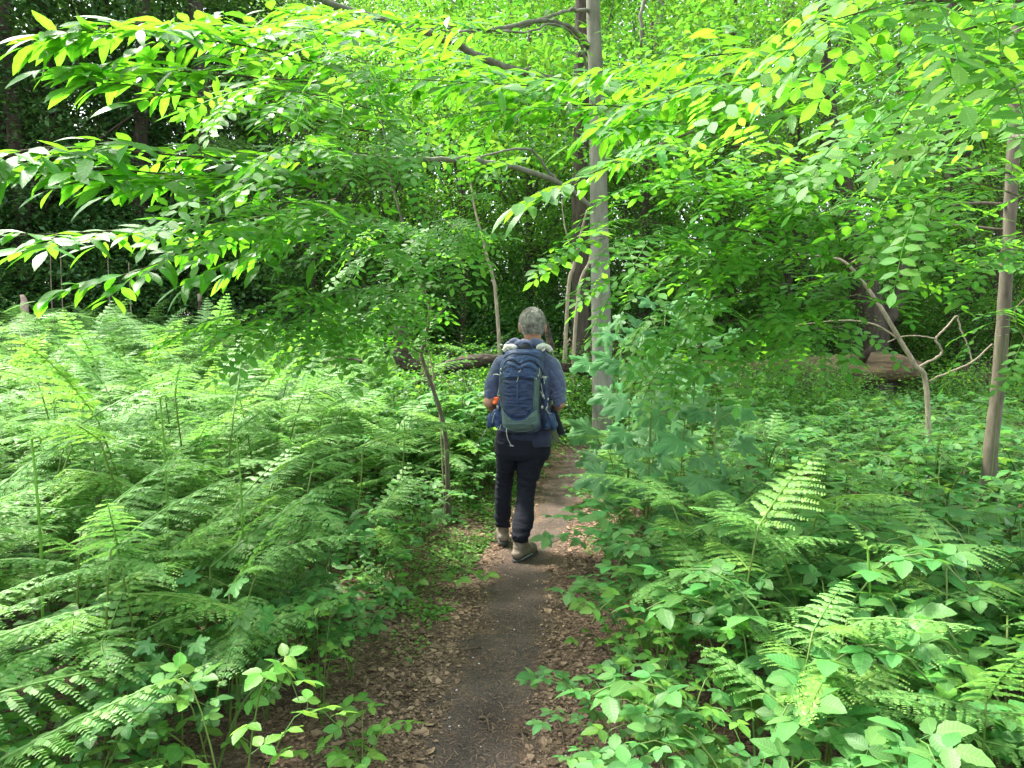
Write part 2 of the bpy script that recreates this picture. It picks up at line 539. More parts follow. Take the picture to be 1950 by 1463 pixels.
# shreds and whole dead leaves
def litter():
    cup = np.array([[-.5, -.5, .1], [.5, -.45, .05], [.55, .1, 0], [.1, .75, .14], [-.5, .3, .02], [0, 0, -.06]])
    shard = Geo(cup, None, [(0, 1, 5), (1, 2, 5), (2, 3, 5), (3, 4, 5), (4, 0, 5)])
    n = 46000
    y = 1.3 + rng.random(n) ** 1.4 * 12
    off = rng.normal(0, 1, n)
    x = path_x(y) + np.sign(off) * (0.16 + np.abs(off) * .30)
    keep = rng.random(n) < np.where(np.abs(off) < .25, .35, 1.0)
    x, y = x[keep], y[keep]
    # more of them over the bare floor far right
    m = 2500
    x = np.concatenate([x, rng.uniform(5, 11, m)]); y = np.concatenate([y, rng.uniform(10, 15, m)])
    n = len(x)
    pos = np.stack([x, y, ground_z(x, y) + .008 + rng.random(n) * .006], 1)
    a = rng.random(n) * 2 * math.pi
    d = np.stack([np.cos(a), np.sin(a), rng.normal(0, .15, n)], 1)
    nr = np.stack([rng.normal(0, .3, n), rng.normal(0, .3, n), np.ones(n)], 1)
    s = np.exp(rng.normal(math.log(.0085), .55, n)); s = np.clip(s, .0035, .04)
    g1 = inst(shard, pos, d, nr, s)
    g1.V[:, :] = g1.V
    return g1


tag(obj('leaf_litter', litter(), M_LITTER, smooth=False), 'dry brown leaf shreds scattered along the path', 'leaf litter', kind='stuff')

# fine needles and stalk bits
def needles():
    n = 16000
    y = 1.4 + rng.random(n) ** 1.3 * 9
    x = path_x(y) + rng.normal(0, .35, n)
    pos = np.stack([x, y, ground_z(x, y) + .012], 1)
    a = rng.random(n) * 6.283
    d = np.stack([np.cos(a), np.sin(a), rng.normal(0, .12, n)], 1)
    q = Geo([[-.04, 0, 0], [.04, 0, 0], [.08, .5, .06], [.03, 1, 0], [-.04, 1, 0], [0, .5, .06]], [(0, 1, 2, 5), (5, 2, 3, 4)])
    return inst(q, pos, d, np.tile((0, 0, 1.0), (n, 1)), rng.uniform(.012, .035, n))


M_NEEDLE = rough_mat('dry_stalk_tan', (.09, .055, .036), (.26, .17, .11), 30, bump=0, island=.5, rough=.8)
tag(obj('leaf_debris', needles(), M_NEEDLE), 'fine tan stalk and needle debris on the path', 'leaf debris', kind='stuff')

# small pale stones and bud scales
def bits():
    n = 260
    y = 1.6 + rng.random(n) ** 1.2 * 7
    x = path_x(y) + rng.normal(0, .3, n)
    pos = np.stack([x, y, ground_z(x, y) + .008], 1)
    d = rng.normal(0, 1, (n, 3)); d[:, 2] *= .2
    return inst(ellipsoid((0, 0, 0), (1, .8, .4), 6, 4), pos, d, np.tile((0, 0, 1.0), (n, 1)), rng.uniform(.002, .007, n))


tag(obj('gravel', bits(), rough_mat('pale_grit', (.30, .27, .24), (.6, .57, .52), 30, bump=0, island=.4)), 'tiny pale grit sprinkled on the path', 'grit', kind='stuff')

# twigs one can tell apart
TW = [((1040, 1360), (1075, 1425), 'short crooked twig at the right bottom of the path'),
      ((912, 1372), (932, 1398), 'small bent twig on the dark middle of the path'),
      ((1052, 1163), (1085, 1160), 'short straight twig on the right edge of the path'),
      ((880, 1243), (915, 1236), 'thin twig on the left half of the path'),
      ((995, 1395), (1010, 1430), 'curved pale twig left of the crooked one at the bottom'),
      ((1018, 912), (1062, 915), 'pale straight stick lying across the path beyond the walker')]
for (a, b, lab) in TW:
    def gp(px, py):
        d = P(px, py, 1.0) - np.array((0, 0, CAM_Z))
        t = (CAM_Z - 0.0) / -d[2]
        for _ in range(6):
            q = d * t; t = (CAM_Z - float(ground_z(q[0], q[1]))) / -d[2]
        q = d * t
        return np.array((q[0], q[1], float(ground_z(q[0], q[1])) + .012))
    A, B = gp(*a), gp(*b)
    m_ = (A + B) / 2 + np.array((rng.normal(0, .015), rng.normal(0, .015), .012))
    tg = empty('twig', tuple(m_))
    p_ = smooth_path([A, m_, B], 5) - m_
    tag(tg, lab, 'twig', 'loose twigs on the path')
    obj('stick', tube(p_, np.linspace(.006, .003, len(p_)), 6), M_TWIG, tg)
    obj('side_shoot', tube([p_[4], p_[4] + (B - A) * .2 + np.array((.02, .02, .006))], [.003, .0015], 5), M_TWIG, tg)

# ------------------------------------------------------------------ leaf shapes
def leaf(n=5, w=.4, fold=.18, curl=-.15, serr=0.0, tip=1.0, peak=.45, pw=.8):
    """blade of length 1 along +Y, half-folded on its midrib"""
    V, Q = [], []
    for i in range(n + 1):
        t = i / n
        ww = math.sin(math.pi * t ** (math.log(.5) / math.log(peak))) ** pw if 0 < t < 1 else 0.0
        ww = max(ww, .03) * w / 2
        if serr and 0 < i < n:
            ww *= 1 + serr * (1 if i % 2 else -1)
        z = curl * t * t
        V += [(-ww, t - (serr * .04 if i % 2 else 0), z + fold * ww), (0, t, z), (ww, t - (serr * .04 if i % 2 else 0), z + fold * ww)]
    for i in range(n):
        a = i * 3
        Q += [(a, a + 1, a + 4, a + 3), (a + 1, a + 2, a + 5, a + 4)]
    A = np.array([(s_, i / n, 1) for i in range(n + 1) for s_ in (-1, 0, 1)], np.float32)
    return Geo(V, Q, None, A)


def quad_leaf(w=.55, fold=.15, curl=-.12):
    return Geo([(0, 0, 0), (w / 2, .5, fold * w), (0, 1, curl), (-w / 2, .5, fold * w), (0, .5, curl * .3)],
               None, [(0, 1, 4), (1, 2, 4), (2, 3, 4), (3, 0, 4)])


def diamond(w=.5, curl=-.08):
    return Geo([(-w * .35, 0, 0), (w * .35, 0, 0), (w * .42, .7, curl * .4), (0, 1, curl), (-w * .42, .7, curl * .4)], [(0, 1, 2, 4)], [(4, 2, 3)])


Z1 = np.array((0, 0, 1.0))


def sprig_place(base, d, nr, s):
    return (np.array(base), np.array(d), np.array(nr), np.array(s))


def frond_geo(r, n_pin=17, lod=0, L0=.30, droop=.22, width=1.0):
    """feather: rachis along +Y of length 1 with toothed side leaflets"""
    parts = []
    ts = np.linspace(0, 1, 9)
    path = np.stack([0.02 * np.sin(ts * 3) * r.normal(), ts, .10 * ts - droop * ts * ts], 1)
    parts.append(tube(path, np.linspace(.009, .002, 9), 4, cap=False))
    pp, dd, nn, ss = [], [], [], []
    for i in range(n_pin):
        t = .05 + .93 * (i / (n_pin - 1)) ** .92
        b = np.array([np.interp(t, ts, path[:, k]) for k in range(3)])
        slope = .10 - 2 * droop * t
        along = np.array((0, 1, slope)); along /= np.linalg.norm(along)
        ln = L0 * width * (min(1, .62 + 1.6 * t) if t < .24 else 1.0) * (1 - max(0, (t - .22) / .80)) ** .85 + .012
        for sgn in (-1, 1):
            l = ln * r.uniform(.88, 1.1)
            ang = R(70 - 22 * t + r.normal(0, 4))
            sd = np.array((sgn * math.sin(ang), 0, 0)) + along * math.cos(ang)
            sd[2] += r.normal(-.10, .07)
            sd /= np.linalg.norm(sd)
            nrm = np.cross(np.array((sgn * 1.0, 0, 0)), along) * sgn
            nrm = np.array((0, -slope, 1.0)) + np.array((sgn * -.12, 0, 0)) + r.normal(0, .08, 3)
            m = max(3, int(l / (.0185 if lod == 0 else .034)))
            k = (np.arange(m) + .4) / m
            pos = b + np.outer(k * l, sd) + np.outer(-(k ** 2) * l * .28, Z1)
            side = np.cross(nrm, sd); side /= np.linalg.norm(side)
            pl = (.046 if lod == 0 else .052) * (1 - k * .62) * min(1, l / .12 + .3)
            for s2 in (-1, 1):
                q = side * s2 * .93 + sd * .36
                pp.append(pos); dd.append(np.tile(q, (m, 1)) + np.outer(np.full(m, -.16), Z1))
                nn.append(np.tile(nrm, (m, 1)) + r.normal(0, .16, (m, 3))); ss.append(pl * r.uniform(.72, 1.18, m))
    lf = diamond(.86 if lod == 0 else 1.05)
    parts.append(inst(lf, np.concatenate(pp), np.concatenate(dd), np.concatenate(nn), np.concatenate(ss)))
    return cat(parts)


def compound_geo(r, pairs=7, ll=.17, lw=.52, n=3, droop=.2):
    """locust leaf: stalk along +Y, length 1, oval leaflets in pairs and one at the tip"""
    ts = np.linspace(0, 1, 6)
    path = np.stack([0.05 * ts * ts * r.normal(), ts, -droop * ts * ts], 1)
    parts = [tube(path, np.linspace(.009, .004, 6), 3, cap=False)]
    pp, dd, nn, ss = [], [], [], []
    for i in range(pairs):
        t = .16 + .78 * i / (pairs - 1)
        b = np.array([np.interp(t, ts, path[:, k]) for k in range(3)])
        for sg in (-1, 1):
            pp.append(b + (0, sg * .01, 0)); dd.append((sg * 1, .28 + r.normal(0, .12), -.12 + r.normal(0, .12)))
            nn.append((r.normal(0, .16) + sg * -.08, r.normal(0, .12), 1)); ss.append(ll * r.uniform(.85, 1.1) * (1 if 0 < i < pairs - 1 else .85))
    pp.append(path[-1]); dd.append((0, 1, -.3)); nn.append((0, .2, 1)); ss.append(ll * .95)
    parts.append(inst(leaf(n, lw, .12, -.08, peak=.5), np.array(pp), np.array(dd), np.array(nn), np.array(ss)))
    return cat(parts)


def bramble_leaf_geo(r, five=False, n=8):
    """three (or five) toothed oval leaflets on a short stalk along +Y"""
    lf = leaf(n, .62, .22, -.14, serr=.07, peak=.42)
    parts = [tube([(0, 0, 0), (0, .35, .06), (0, .62, .06)], [.012, .010, .008], 3, cap=False)]
    arr = [((0, .62, .06), (0, 1, -.12), .95), ((0, .5, .06), (1, .25, -.08), .78), ((0, .5, .06), (-1, .25, -.08), .78)]
    if five:
        arr += [((0, .48, .05), (.8, -.5, -.1), .6), ((0, .48, .05), (-.8, -.5, -.1), .6)]
    for b, d, s in arr:
        parts.append(inst(lf, [b], [np.array(d) + r.normal(0, .07, 3)], [(r.normal(0, .12), r.normal(0, .12), 1)], [s]))
    return cat(parts)


def palmate_geo(r, w=1.0):
    """five-lobed toothed sycamore leaf, stalk at the origin, tip along +Y"""
    out = []
    lobes = [(-118, .52), (-58, .80), (0, 1.0), (58, .80), (118, .52)]
    for k, (a, l) in enumerate(lobes):
        for (da, f) in ((-21, .66), (-12, .72), (-12, .84), (0, 1.0), (12, .84), (12, .72), (21, .66)):
            rr = l * f * r.uniform(.96, 1.04)
            out.append((math.sin(R(a + da)) * rr * w, math.cos(R(a + da)) * rr * w))
        if k < 4:
            am = (a + lobes[k + 1][0]) / 2
            out.append((math.sin(R(am)) * .56 * w, math.cos(R(am)) * .56 * w))
    out = np.array(out)
    rad = np.linalg.norm(out, axis=1)
    ang = np.arctan2(out[:, 0], out[:, 1])
    z = -.16 * rad ** 2 + .05 * np.cos(ang * 6.2)
    mid = out * .5
    zm = z * .25 + .02
    n = len(out)
    V = np.concatenate([np.column_stack([out, z]), np.column_stack([mid, zm]), [[0, 0, 0.0]]])
    Q = [(i, i + 1, n + i + 1, n + i) for i in range(n - 1)]
    T = [(n + i, n + i + 1, 2 * n) for i in range(n - 1)]
    g_ = Geo(V, Q, T)
    g_.Q = g_.Q[:, ::-1]; g_.T = g_.T[:, ::-1]
    return g_


# ------------------------------------------------------------------ bracken
FR = [mesh('frond', frond_geo(np.random.default_rng(i), 11 + i % 3, 0, droop=.12 + .06 * i), M_FERN2 if i == 2 else M_FERN) for i in range(5)]
FRL = [frond_geo(np.random.default_rng(20 + i), 10, 1, droop=.15 + .08 * i) for i in range(3)]


def fern_recipe(r):
    """stem and list of (frond origin, azimuth, elevation, length)"""
    H = r.uniform(.52, .95)
    lean = r.uniform(.05, .20)
    zs = np.linspace(0, 1, 8)
    path = np.stack([lean * zs ** 2.2, .02 * np.sin(zs * 4), H * zs], 1)
    fr = []
    for t, l in ((.60, .52), (.80, .44), (.95, .33)):
        b = np.array([np.interp(t, zs, path[:, k]) for k in range(3)])
        for sg in (-1, 1):
            if r.random() < .1: continue
            fr.append((b, sg * R(66 + r.normal(0, 10)), R(r.uniform(0, 38)), l * r.uniform(.85, 1.2)))
    fr.append((path[-1], R(r.normal(0, 8)), R(r.uniform(10, 55)), r.uniform(.38, .56)))
    return path, fr


RECIPES = [fern_recipe(np.random.default_rng(50 + i)) for i in range(9)]
STEMS = [mesh('stem', tube(p, np.linspace(.006, .0035, len(p)), 5), M_STEM) for p, f in RECIPES]


def rot(az, el, roll=0.0):
    """turns +Y to the given azimuth from +X and elevation, +Z kept up"""
    d = np.array((math.cos(az) * math.cos(el), math.sin(az) * math.cos(el), math.sin(el)))
    x = np.cross(d, Z1); x /= np.linalg.norm(x); z = np.cross(x, d)
    return np.stack([x, d, z], 1)


def merged_fern(k, lod):
    p, fr = RECIPES[k]
    gs = [tube(p, np.linspace(.007, .004, len(p)), 3, cap=False)]
    rr = np.random.default_rng(k)
    for (b, az, el, l) in fr:
        src = FRL[int(rr.integers(3))]
        gs.append(src.tf(rot(az, el) * l, b))
    return cat(gs)


MF = [merged_fern(k, 1) for k in range(9)]


def make_fern(x, y, k, rz, s, label, group, sparse=False):
    root = empty('bracken_fern', (x, y, float(ground_z(x, y)) - .01), rz, s)
    tag(root, label, 'fern', group)
    link('stem', STEMS[k], root)
    rr = random.Random(int(x * 1000) + int(y * 77))
    for (b, az, el, l) in RECIPES[k][1]:
        c = link('frond', FR[rr.randrange(5)], root)
        M3 = Matrix(rot(az, el).tolist())
        c.rotation_euler = M3.to_euler()
        c.location = tuple(b)
        c.scale = (l, l, l)
    return root


SAP = (-0.55, 5.6)


def ok_spot(x, y, rad):
    dx_ = x - float(path_x(y))
    if (dx_ < 0 and -dx_ < .36 + rad * .55 or dx_ >= 0 and dx_ < .28 + rad * .5) and y < 12: return False
    if y > 12 and y < 14.6 and 4.0 < x < 12: return False
    if math.hypot(x, y) < 1.15: return False
    if abs(x - .08) < .5 and 4.0 < y < 5.6: return False
    return True


spots = []
y = 1.15
while y < 14.5:
    step = .25 + .014 * y
    x = -(y * .78 + .9)
    while x < -.3:
        xx, yy = x + rng.normal(0, step * .33), y + rng.normal(0, step * .33)
        edge = -(xx - float(path_x(yy)))
        dens = float(sstep(.75, 1.7, edge))
        if yy > 7.5: dens *= float(sstep(1.2, 3.0, edge))
        if rng.random() < dens and ok_spot(xx, yy, .5) and math.hypot(xx, yy) > 2.3:
            spots.append((xx, yy))
        x += step
    y += step
spots.sort(key=lambda p: math.hypot(*p))
r_spots = []
for (xx, yy) in [(.95, 2.0), (1.25, 1.75), (1.15, 2.6), (1.55, 2.3), (1.9, 2.0), (1.0, 3.2), (1.35, 3.4), (1.7, 3.0), (.98, 3.95), (1.5, 4.3),
                 (2.1, 2.7), (1.75, 1.8), (2.2, 2.2), (.85, 2.9), (1.25, 3.0), (.8, 3.4), (1.6, 2.55), (1.95, 3.5), (.85, 1.95), (2.5, 3.2), (.95, 5.2), (1.3, 5.6), (1.9, 4.9), (8.8, 12.3), (9.2, 12.7), (.85, 2.45), (1.5, 1.6)]:
    r_spots.append((xx, yy))
n_left = 280
used = 0
for i, (xx, yy) in enumerate(spots[:n_left]):
    k = int(rng.integers(9))
    s = float(rng.uniform(.85, 1.25)) * (1.0 if xx > -1.6 else 1.1) * (1 + .10 * float(sstep(5, 9, yy)))
    # nearest the path they lean out towards the light over the path
    rz = float(rng.uniform(-math.pi, math.pi)) if i > 40 else float(rng.normal(-.3, 1.1))
    if yy < 3.2: s = min(s, 1.0)
    e_ = float(path_x(yy)) - xx
    if yy < 2.4 and e_ > 1.0: lab, gr = 'bracken fern with large arching fronds in the bottom corner left of the path', 'nearest bracken ferns'
    elif e_ < 1.5: lab, gr = 'bracken fern on the path side of the stand, leaning over the low brambles', 'bracken ferns along the path side'
    elif yy < 4.2: lab, gr = 'pale green bracken fern with feathery fronds in the front half of the clearing', 'bracken ferns in the front of the clearing'
    elif xx < -4.2: lab, gr = 'pale bracken fern on the rising ground at the far left of the clearing', 'bracken ferns on the rising ground'
    else: lab, gr = 'pale sunlit bracken fern in the middle of the clearing, behind the curled shoots', 'bracken ferns in the middle of the clearing'
    make_fern(xx, yy, k, rz, s, lab, gr)
for i, (xx, yy) in enumerate(r_spots):
    make_fern(xx, yy, int(rng.integers(9)), float(rng.uniform(-3.1, 3.1)), float(rng.uniform(.78, 1.0)) * (.8 if yy < 2.2 else 1),
              'bracken fern rising through the brambles right of the path', 'bracken ferns among the brambles on the right')
# single fronds the photo shows clearly: they reach towards the path
for (px, py, Y, k, rz, s, lab) in [
        (700, 830, 4.3, 3, -.15, .95, 'bracken fern reaching its frond towards the walker beside the brown sapling'),
        (560, 1010, 3.2, 1, .25, 1.0, 'bracken fern whose long frond points right above the low leaves, mid left'),
        (430, 1180, 2.5, 5, .1, .8, 'low bracken fern with one broad frond spread over the litter at the path edge'),
        (1185, 850, 5.0, 2, 2.9, .98, 'bracken fern stretching a nodding frond left over the path, right of the walker')]:
    q = P(px, py, Y)
    o = make_fern(q[0], q[1], k, rz, s, lab, None)

# single fronds the photo shows one by one: (base, tip)
FRS = [mesh('frond', frond_geo(np.random.default_rng(70 + i), 17 + i, 0, L0=.21, droop=.10 + .05 * i), (M_FERN, M_FERN, M_FERN2)[i]) for i in range(3)]
for i, (a, b, lab) in enumerate([
        ((-40, 1470, 1.65), (400, 1285, 1.95), 'big fern frond sweeping right in the bottom left corner'),
        ((-60, 1330, 1.7), (150, 1215, 2.0), 'fern frond above the big one in the bottom left corner'),
        ((180, 1480, 1.9), (395, 1432, 2.1), 'fern frond lying along the bottom edge at the left'),
        ((400, 1080, 2.8), (690, 905, 3.3), 'long fern frond pointing up and right over the low leaves'),
        ((420, 1230, 2.4), (660, 1145, 2.7), 'fern frond reaching right over the litter at the path edge'),
        ((690, 850, 4.2), (905, 800, 4.6), 'fern frond reaching right behind the foot of the brown sapling'),
        ((1650, 1340, 2.0), (1370, 1185, 2.3), 'arching fern frond pointing left among the brambles at lower right'),
        ((1655, 1345, 2.05), (1890, 1170, 2.4), 'arching fern frond pointing right among the brambles at lower right'),
        ((1440, 1500, 1.9), (1215, 1330, 2.2), 'fern frond rising left along the bottom edge right of the path'),
        ((1560, 1510, 1.8), (1740, 1400, 2.0), 'fern frond at the bottom edge below the lower right brambles'),
        ((1640, 1095, 2.7), (1480, 1055, 3.0), 'small fern frond level with the bare green stem on the right'),
        ((1500, 1180, 2.7), (1560, 980, 3.1), 'upright fern frond in the middle of the bramble carpet'),
        ((1320, 1150, 3.0), (1100, 1120, 3.2), 'fern frond reaching left to the right edge of the path'),
        ((1260, 960, 4.0), (1085, 935, 4.2), 'fern frond leaning to the path right of the walker\'s legs'),
        ((1225, 840, 4.6), (1075, 828, 4.6), 'pale nodding fern frond just right of the walker\'s hip'),
        ((770, 800, 4.6), (930, 830, 4.75), 'fern frond touching the walker\'s left hip'),
        ((1900, 1330, 2.0), (1700, 1150, 2.4), 'fern frond at the lower right edge above the dark gap')]):
    A_, B_ = P(*a), P(*b)
    zg = float(ground_z(A_[0], A_[1]))
    o = empty('fern_plant', (A_[0], A_[1], zg)); tag(o, lab, 'fern')
    top = A_ - np.array((A_[0], A_[1], zg))
    t_ = np.linspace(0, 1, 7)
    foot = (A_ - B_) * .18; foot[2] = 0
    obj('stem', tube(np.outer(1 - t_, foot) * (1 - t_)[:, None] + np.outer(t_, top), np.linspace(.0055, .0035, 7), 5), M_STEM, o)
    v_ = B_ - A_; L_ = float(np.linalg.norm(v_)); v_ /= L_
    c = link('frond', FRS[i % 3], o)
    az_, el_ = math.atan2(v_[1], v_[0]), math.asin(v_[2]) + .06
    c.rotation_euler = (Matrix(rot(az_, el_).tolist()) @ Matrix.Rotation(float(rng.normal(0, .15)), 3, 'Y')).to_euler()
    c.location = tuple(top); c.scale = (L_ * 1.02,) * 3

# the hundreds farther back
gs = []
for (xx, yy) in spots[n_left:]:
    k = int(rng.integers(9)); a = rng.uniform(-3.1, 3.1); s = rng.uniform(.9, 1.3)
    c, s_ = math.cos(a), math.sin(a)
    M = np.array([[c, -s_, 0], [s_, c, 0], [0, 0, 1]]) * s
    gs.append(MF[k].tf(M, (xx, yy, float(ground_z(xx, yy)))))
print('ferns', len(spots), 'stuff', len(gs))
if gs:
    tag(obj('bracken_undergrowth', cat(gs), M_FERN), 'mass of sunlit bracken filling the clearing behind the nearer ferns', 'bracken', kind='stuff')

# upright fresh shoots, still curled
for (px, py, Y, h, lab) in [(290, 760, 3.0, 1.22, 'tall bright green fern shoot with curled top, tallest of the shoots'),
                            (437, 835, 2.9, 1.08, 'bright green fern shoot standing right of the tallest one'),
                            (40, 840, 2.4, 1.1, 'bright green fern shoot nearest the left edge'),
                            (1645, 1050, 2.3, .98, 'bare bright green fern stem standing among the brambles on the right')]:
    q = P(px, py, Y); zg = float(ground_z(q[0], q[1]))
    H = q[2] - zg
    t = np.linspace(0, 1, 10)
    pth = np.stack([.04 * np.sin(t * 2.5), .02 * t, H * t], 1)
    hook = pth[-1] + np.array([(.012, 0, .012), (.026, 0, .012), (.034, 0, 0), (.030, 0, -.012), (.02, 0, -.012)])
    o = empty('fern_shoot', (q[0], q[1], zg)); tag(o, lab, 'fern shoot', 'curled fern shoots')
    obj('stem', tube(np.concatenate([pth, hook]), np.concatenate([np.linspace(.0065, .0045, 10), [.0045, .0045, .004, .0035, .003]]), 6), M_BRAM2, o)
    rr = np.random.default_rng(int(px))
    bud = frond_geo(rr, 8, 0, L0=.2, droop=.5)
    for bg in ([bud.tf(rot(rr.uniform(0, 6), R(55)) * .12, pth[-1]), bud.tf(rot(rr.uniform(0, 6), R(45)) * .11, pth[-1]), bud.tf(rot(rr.uniform(0, 6), R(40)) * .16, pth[-3])]):
        obj('frond', bg, M_FERN2, o)
# ------------------------------------------------------------------ brambles, sycamore seedlings, herbs
def bramble_proto(seed, mat, spread=.42, h=.42, leaves=46, five=False, lsz=(.05, .088)):
    r = np.random.default_rng(seed)
    lg = [bramble_leaf_geo(r, five) for _ in range(3)]
    stems, lv = [], []
    nc = int(r.integers(4, 7))
    for c in range(nc):
        a = c / nc * 6.283 + r.normal(0, .4)
        L = spread * r.uniform(.8, 1.35)
        t = np.linspace(0, 1, 9)
        hh = h * r.uniform(.75, 1.3)
        pth = np.stack([np.cos(a) * L * t ** 1.2, np.sin(a) * L * t ** 1.2, hh * np.sin(t * 2.1) / .9], 1)
        stems.append(tube(pth, np.linspace(.0045, .0018, 9), 4, cap=False))
        nl = max(4, leaves // nc)
        for j in range(nl):
            tt = .22 + .78 * (j + r.random() * .5) / nl
            b = np.array([np.interp(tt, t, pth[:, k]) for k in range(3)])
            aa = a + (1 if j % 2 else -1) * r.uniform(.6, 1.7)
            d = np.array((math.cos(aa), math.sin(aa), r.uniform(-.15, .55)))
            if j == nl - 1: d = np.array((math.cos(a), math.sin(a), .1))
            nr = np.array((r.normal(0, .28), r.normal(0, .28) - .12, 1.0))
            lv.append(inst(lg[int(r.integers(3))], [b], [d], [nr], [r.uniform(*lsz)]))
    return mesh('stem', cat(stems), M_STEM), mesh('leaves', cat(lv), mat)


BR = [bramble_proto(100 + i, M_BRAM, five=(i % 3 == 2)) for i in range(6)]
BRF = [bramble_proto(200 + i, M_BRAM2, .30, .38, 24) for i in range(3)]


BRT = bramble_proto(221, M_BRAM2, .30, .66, 34, lsz=(.062, .09))
BRT2 = bramble_proto(222, M_BRAM2, .26, .26, 18, lsz=(.08, .11))


def copy_plant(pair, name, x, y, rz, s, label, cat_, group, z=0.0):
    root = empty(name, (x, y, float(ground_z(x, y)) + z), rz, s)
    tag(root, label, cat_, group)
    link('stem', pair[0], root); link('leaves', pair[1], root)
    return root


cand = []
y = 1.05
while y < 12.5:
    step = .24 + .022 * y
    x = -3.2
    while x < y * .80 + 1.0:
        xx, yy = x + rng.normal(0, step * .3), y + rng.normal(0, step * .3)
        side = xx - float(path_x(yy))
        if side > 0:
            dens = 1.0
            sc_ = rng.uniform(.85, 1.35) * (0.74 + .26 * float(sstep(.45, 1.1, side)))
            if yy > 8.5 and xx > 3.5: dens = .45
            if yy < 1.45: dens = 0
            elif yy < 2.0: sc_ *= .78
        else:
            dens = .95 * (1 - float(sstep(1.15, 1.7, -side))) if yy < 5 else .5 * (1 - float(sstep(1.2, 2.2, -side)))
            dens *= float(sstep(.50, .72, -side))
            sc_ = rng.uniform(.6, .95)
        if side > 0 and side < .62 and yy < 5: sc_ *= .8
        rad = .30 * sc_
        if rng.random() < dens and ok_spot(xx, yy, rad):
            cand.append((xx, yy, sc_, side))
        x += step
    y += step
cand.sort(key=lambda c: math.hypot(c[0], c[1]))
print('brambles', len(cand))
for i, (xx, yy, s, side) in enumerate(cand[:300]):
    fresh = rng.random() < (.2 if side > 0 else .3)
    pr = BRF[int(rng.integers(3))] if fresh else BR[int(rng.integers(6))]
    if side > 0:
        if side < .75: lab, gr = 'bramble edging the right side of the path, leaves reaching over the litter', 'brambles along the right path edge'
        elif yy < 2.2: lab, gr = 'large-leaved bramble in the nearest bottom corner right of the path', 'nearest brambles on the right'
        elif xx > 2.4 and yy < 5.2: lab, gr = 'bramble in the tangle around the foot of the brown-barked young tree', 'brambles round the young tree'
        elif yy < 4.6: lab, gr = 'low bramble with oval leaflets in the carpet between the path and the young tree', 'brambles in the middle of the carpet'
        else: lab, gr = 'low bramble at the back of the green carpet in front of the rotten log', 'brambles in front of the log'
        copy_plant(pr, 'bramble_bush', xx, yy, float(rng.uniform(0, 6.28)), s * 1.05, lab, 'bramble', gr)
    else:
        lab, gr = (('small bramble in the litter between the path and the nearest bracken', 'small brambles at lower left') if yy < 2.8 else
                   ('small bramble between the path and the bracken, beyond the trailing runner', 'small brambles farther up the left side'))
        copy_plant(pr, 'bramble_bush', xx, yy, float(rng.uniform(0, 6.28)), s, lab, 'bramble', gr)
rest = cand[300:]
gs = []
for (xx, yy, s, side) in rest:
    r = np.random.default_rng(int(abs(xx * 991) + yy * 77))
    n = 90
    a = r.random(n) * 6.28; rr = np.sqrt(r.random(n)) * .5 * s
    zz = (.15 + .40 * r.random(n)) * s
    pos = np.stack([xx + np.cos(a) * rr, yy + np.sin(a) * rr, float(ground_z(xx, yy)) + zz], 1)
    a2 = r.random(n) * 6.28
    gs.append(inst(leaf(3, .65, .2, -.12), pos, np.stack([np.cos(a2), np.sin(a2), r.normal(0, .25, n)], 1), np.stack([r.normal(0, .3, n), r.normal(-.15, .3, n), np.ones(n)], 1), r.uniform(.05, .10, n)))
# low leaves under the ferns
r = np.random.default_rng(17)
n = 26000
y = 1.3 + r.random(n) ** .8 * 11; x = -r.random(n) * (y * .8 + 1.0) - .1
k = ((path_x(y) - x) > .85 + .25 * np.sin(y * 3)) 
x, y = x[k], y[k]; n = len(x)
pos = np.stack([x, y, ground_z(x, y) + .03 + .34 * r.random(n) * sstep(.8, 1.6, path_x(y) - x)], 1)
a2 = r.random(n) * 6.28
gs.append(inst(leaf(3, .65, .2, -.12), pos, np.stack([np.cos(a2), np.sin(a2), r.normal(0, .25, n)], 1), np.stack([r.normal(0, .3, n), r.normal(-.15, .3, n), np.ones(n)], 1), r.uniform(.03, .085, n)))
if gs:
    tag(obj('ground_cover', cat(gs), M_BRAM), 'mass of low green leaves farther back under the trees', 'ground cover', kind='stuff')

# bright low herbs beside the path, left of the walker
def herbs():
    gs = []
    n = 7000
    y = rng.uniform(3.6, 7.6, n)
    x = path_x(y) - .34 - np.abs(rng.normal(0, .33, n))
    pos = np.stack([x, y, ground_z(x, y) + rng.random(n) * .10 * sstep(.3, .8, -(x - path_x(y)))+.012], 1)
    cl = np.sin(x * 7 + 1) * np.sin(y * 5) + rng.normal(0, .5, n) > -.25
    pos = pos[cl]; n = len(pos)
    a = rng.random(n) * 6.28
    gs.append(inst(leaf(2, .8, .2, -.1), pos, np.stack([np.cos(a), np.sin(a), rng.normal(.1, .25, n)], 1),
                   np.stack([rng.normal(0, .3, n), rng.normal(0, .3, n), np.ones(n)], 1), rng.uniform(.014, .038, n)))
    # and thinly elsewhere along both sides
    n = 3800
    y = 1.4 + rng.random(n) * 9
    sd = np.where(rng.random(n) < .5, -1, 1)
    x = path_x(y) + sd * (.38 + np.abs(rng.normal(0, .16, n)))
    cl = np.sin(x * 9) * np.sin(y * 6.1) > .15
    x, y = x[cl], y[cl]; n = len(x)
    a = rng.random(n) * 6.28
    gs.append(inst(leaf(2, .8, .2, -.1), np.stack([x, y, ground_z(x, y) + .015 + .03 * rng.random(n)], 1),
                   np.stack([np.cos(a), np.sin(a), rng.normal(.1, .25, n)], 1), np.stack([rng.normal(0, .3, n), rng.normal(0, .3, n), np.ones(n)], 1), rng.uniform(.012, .03, n)))
    return cat(gs)


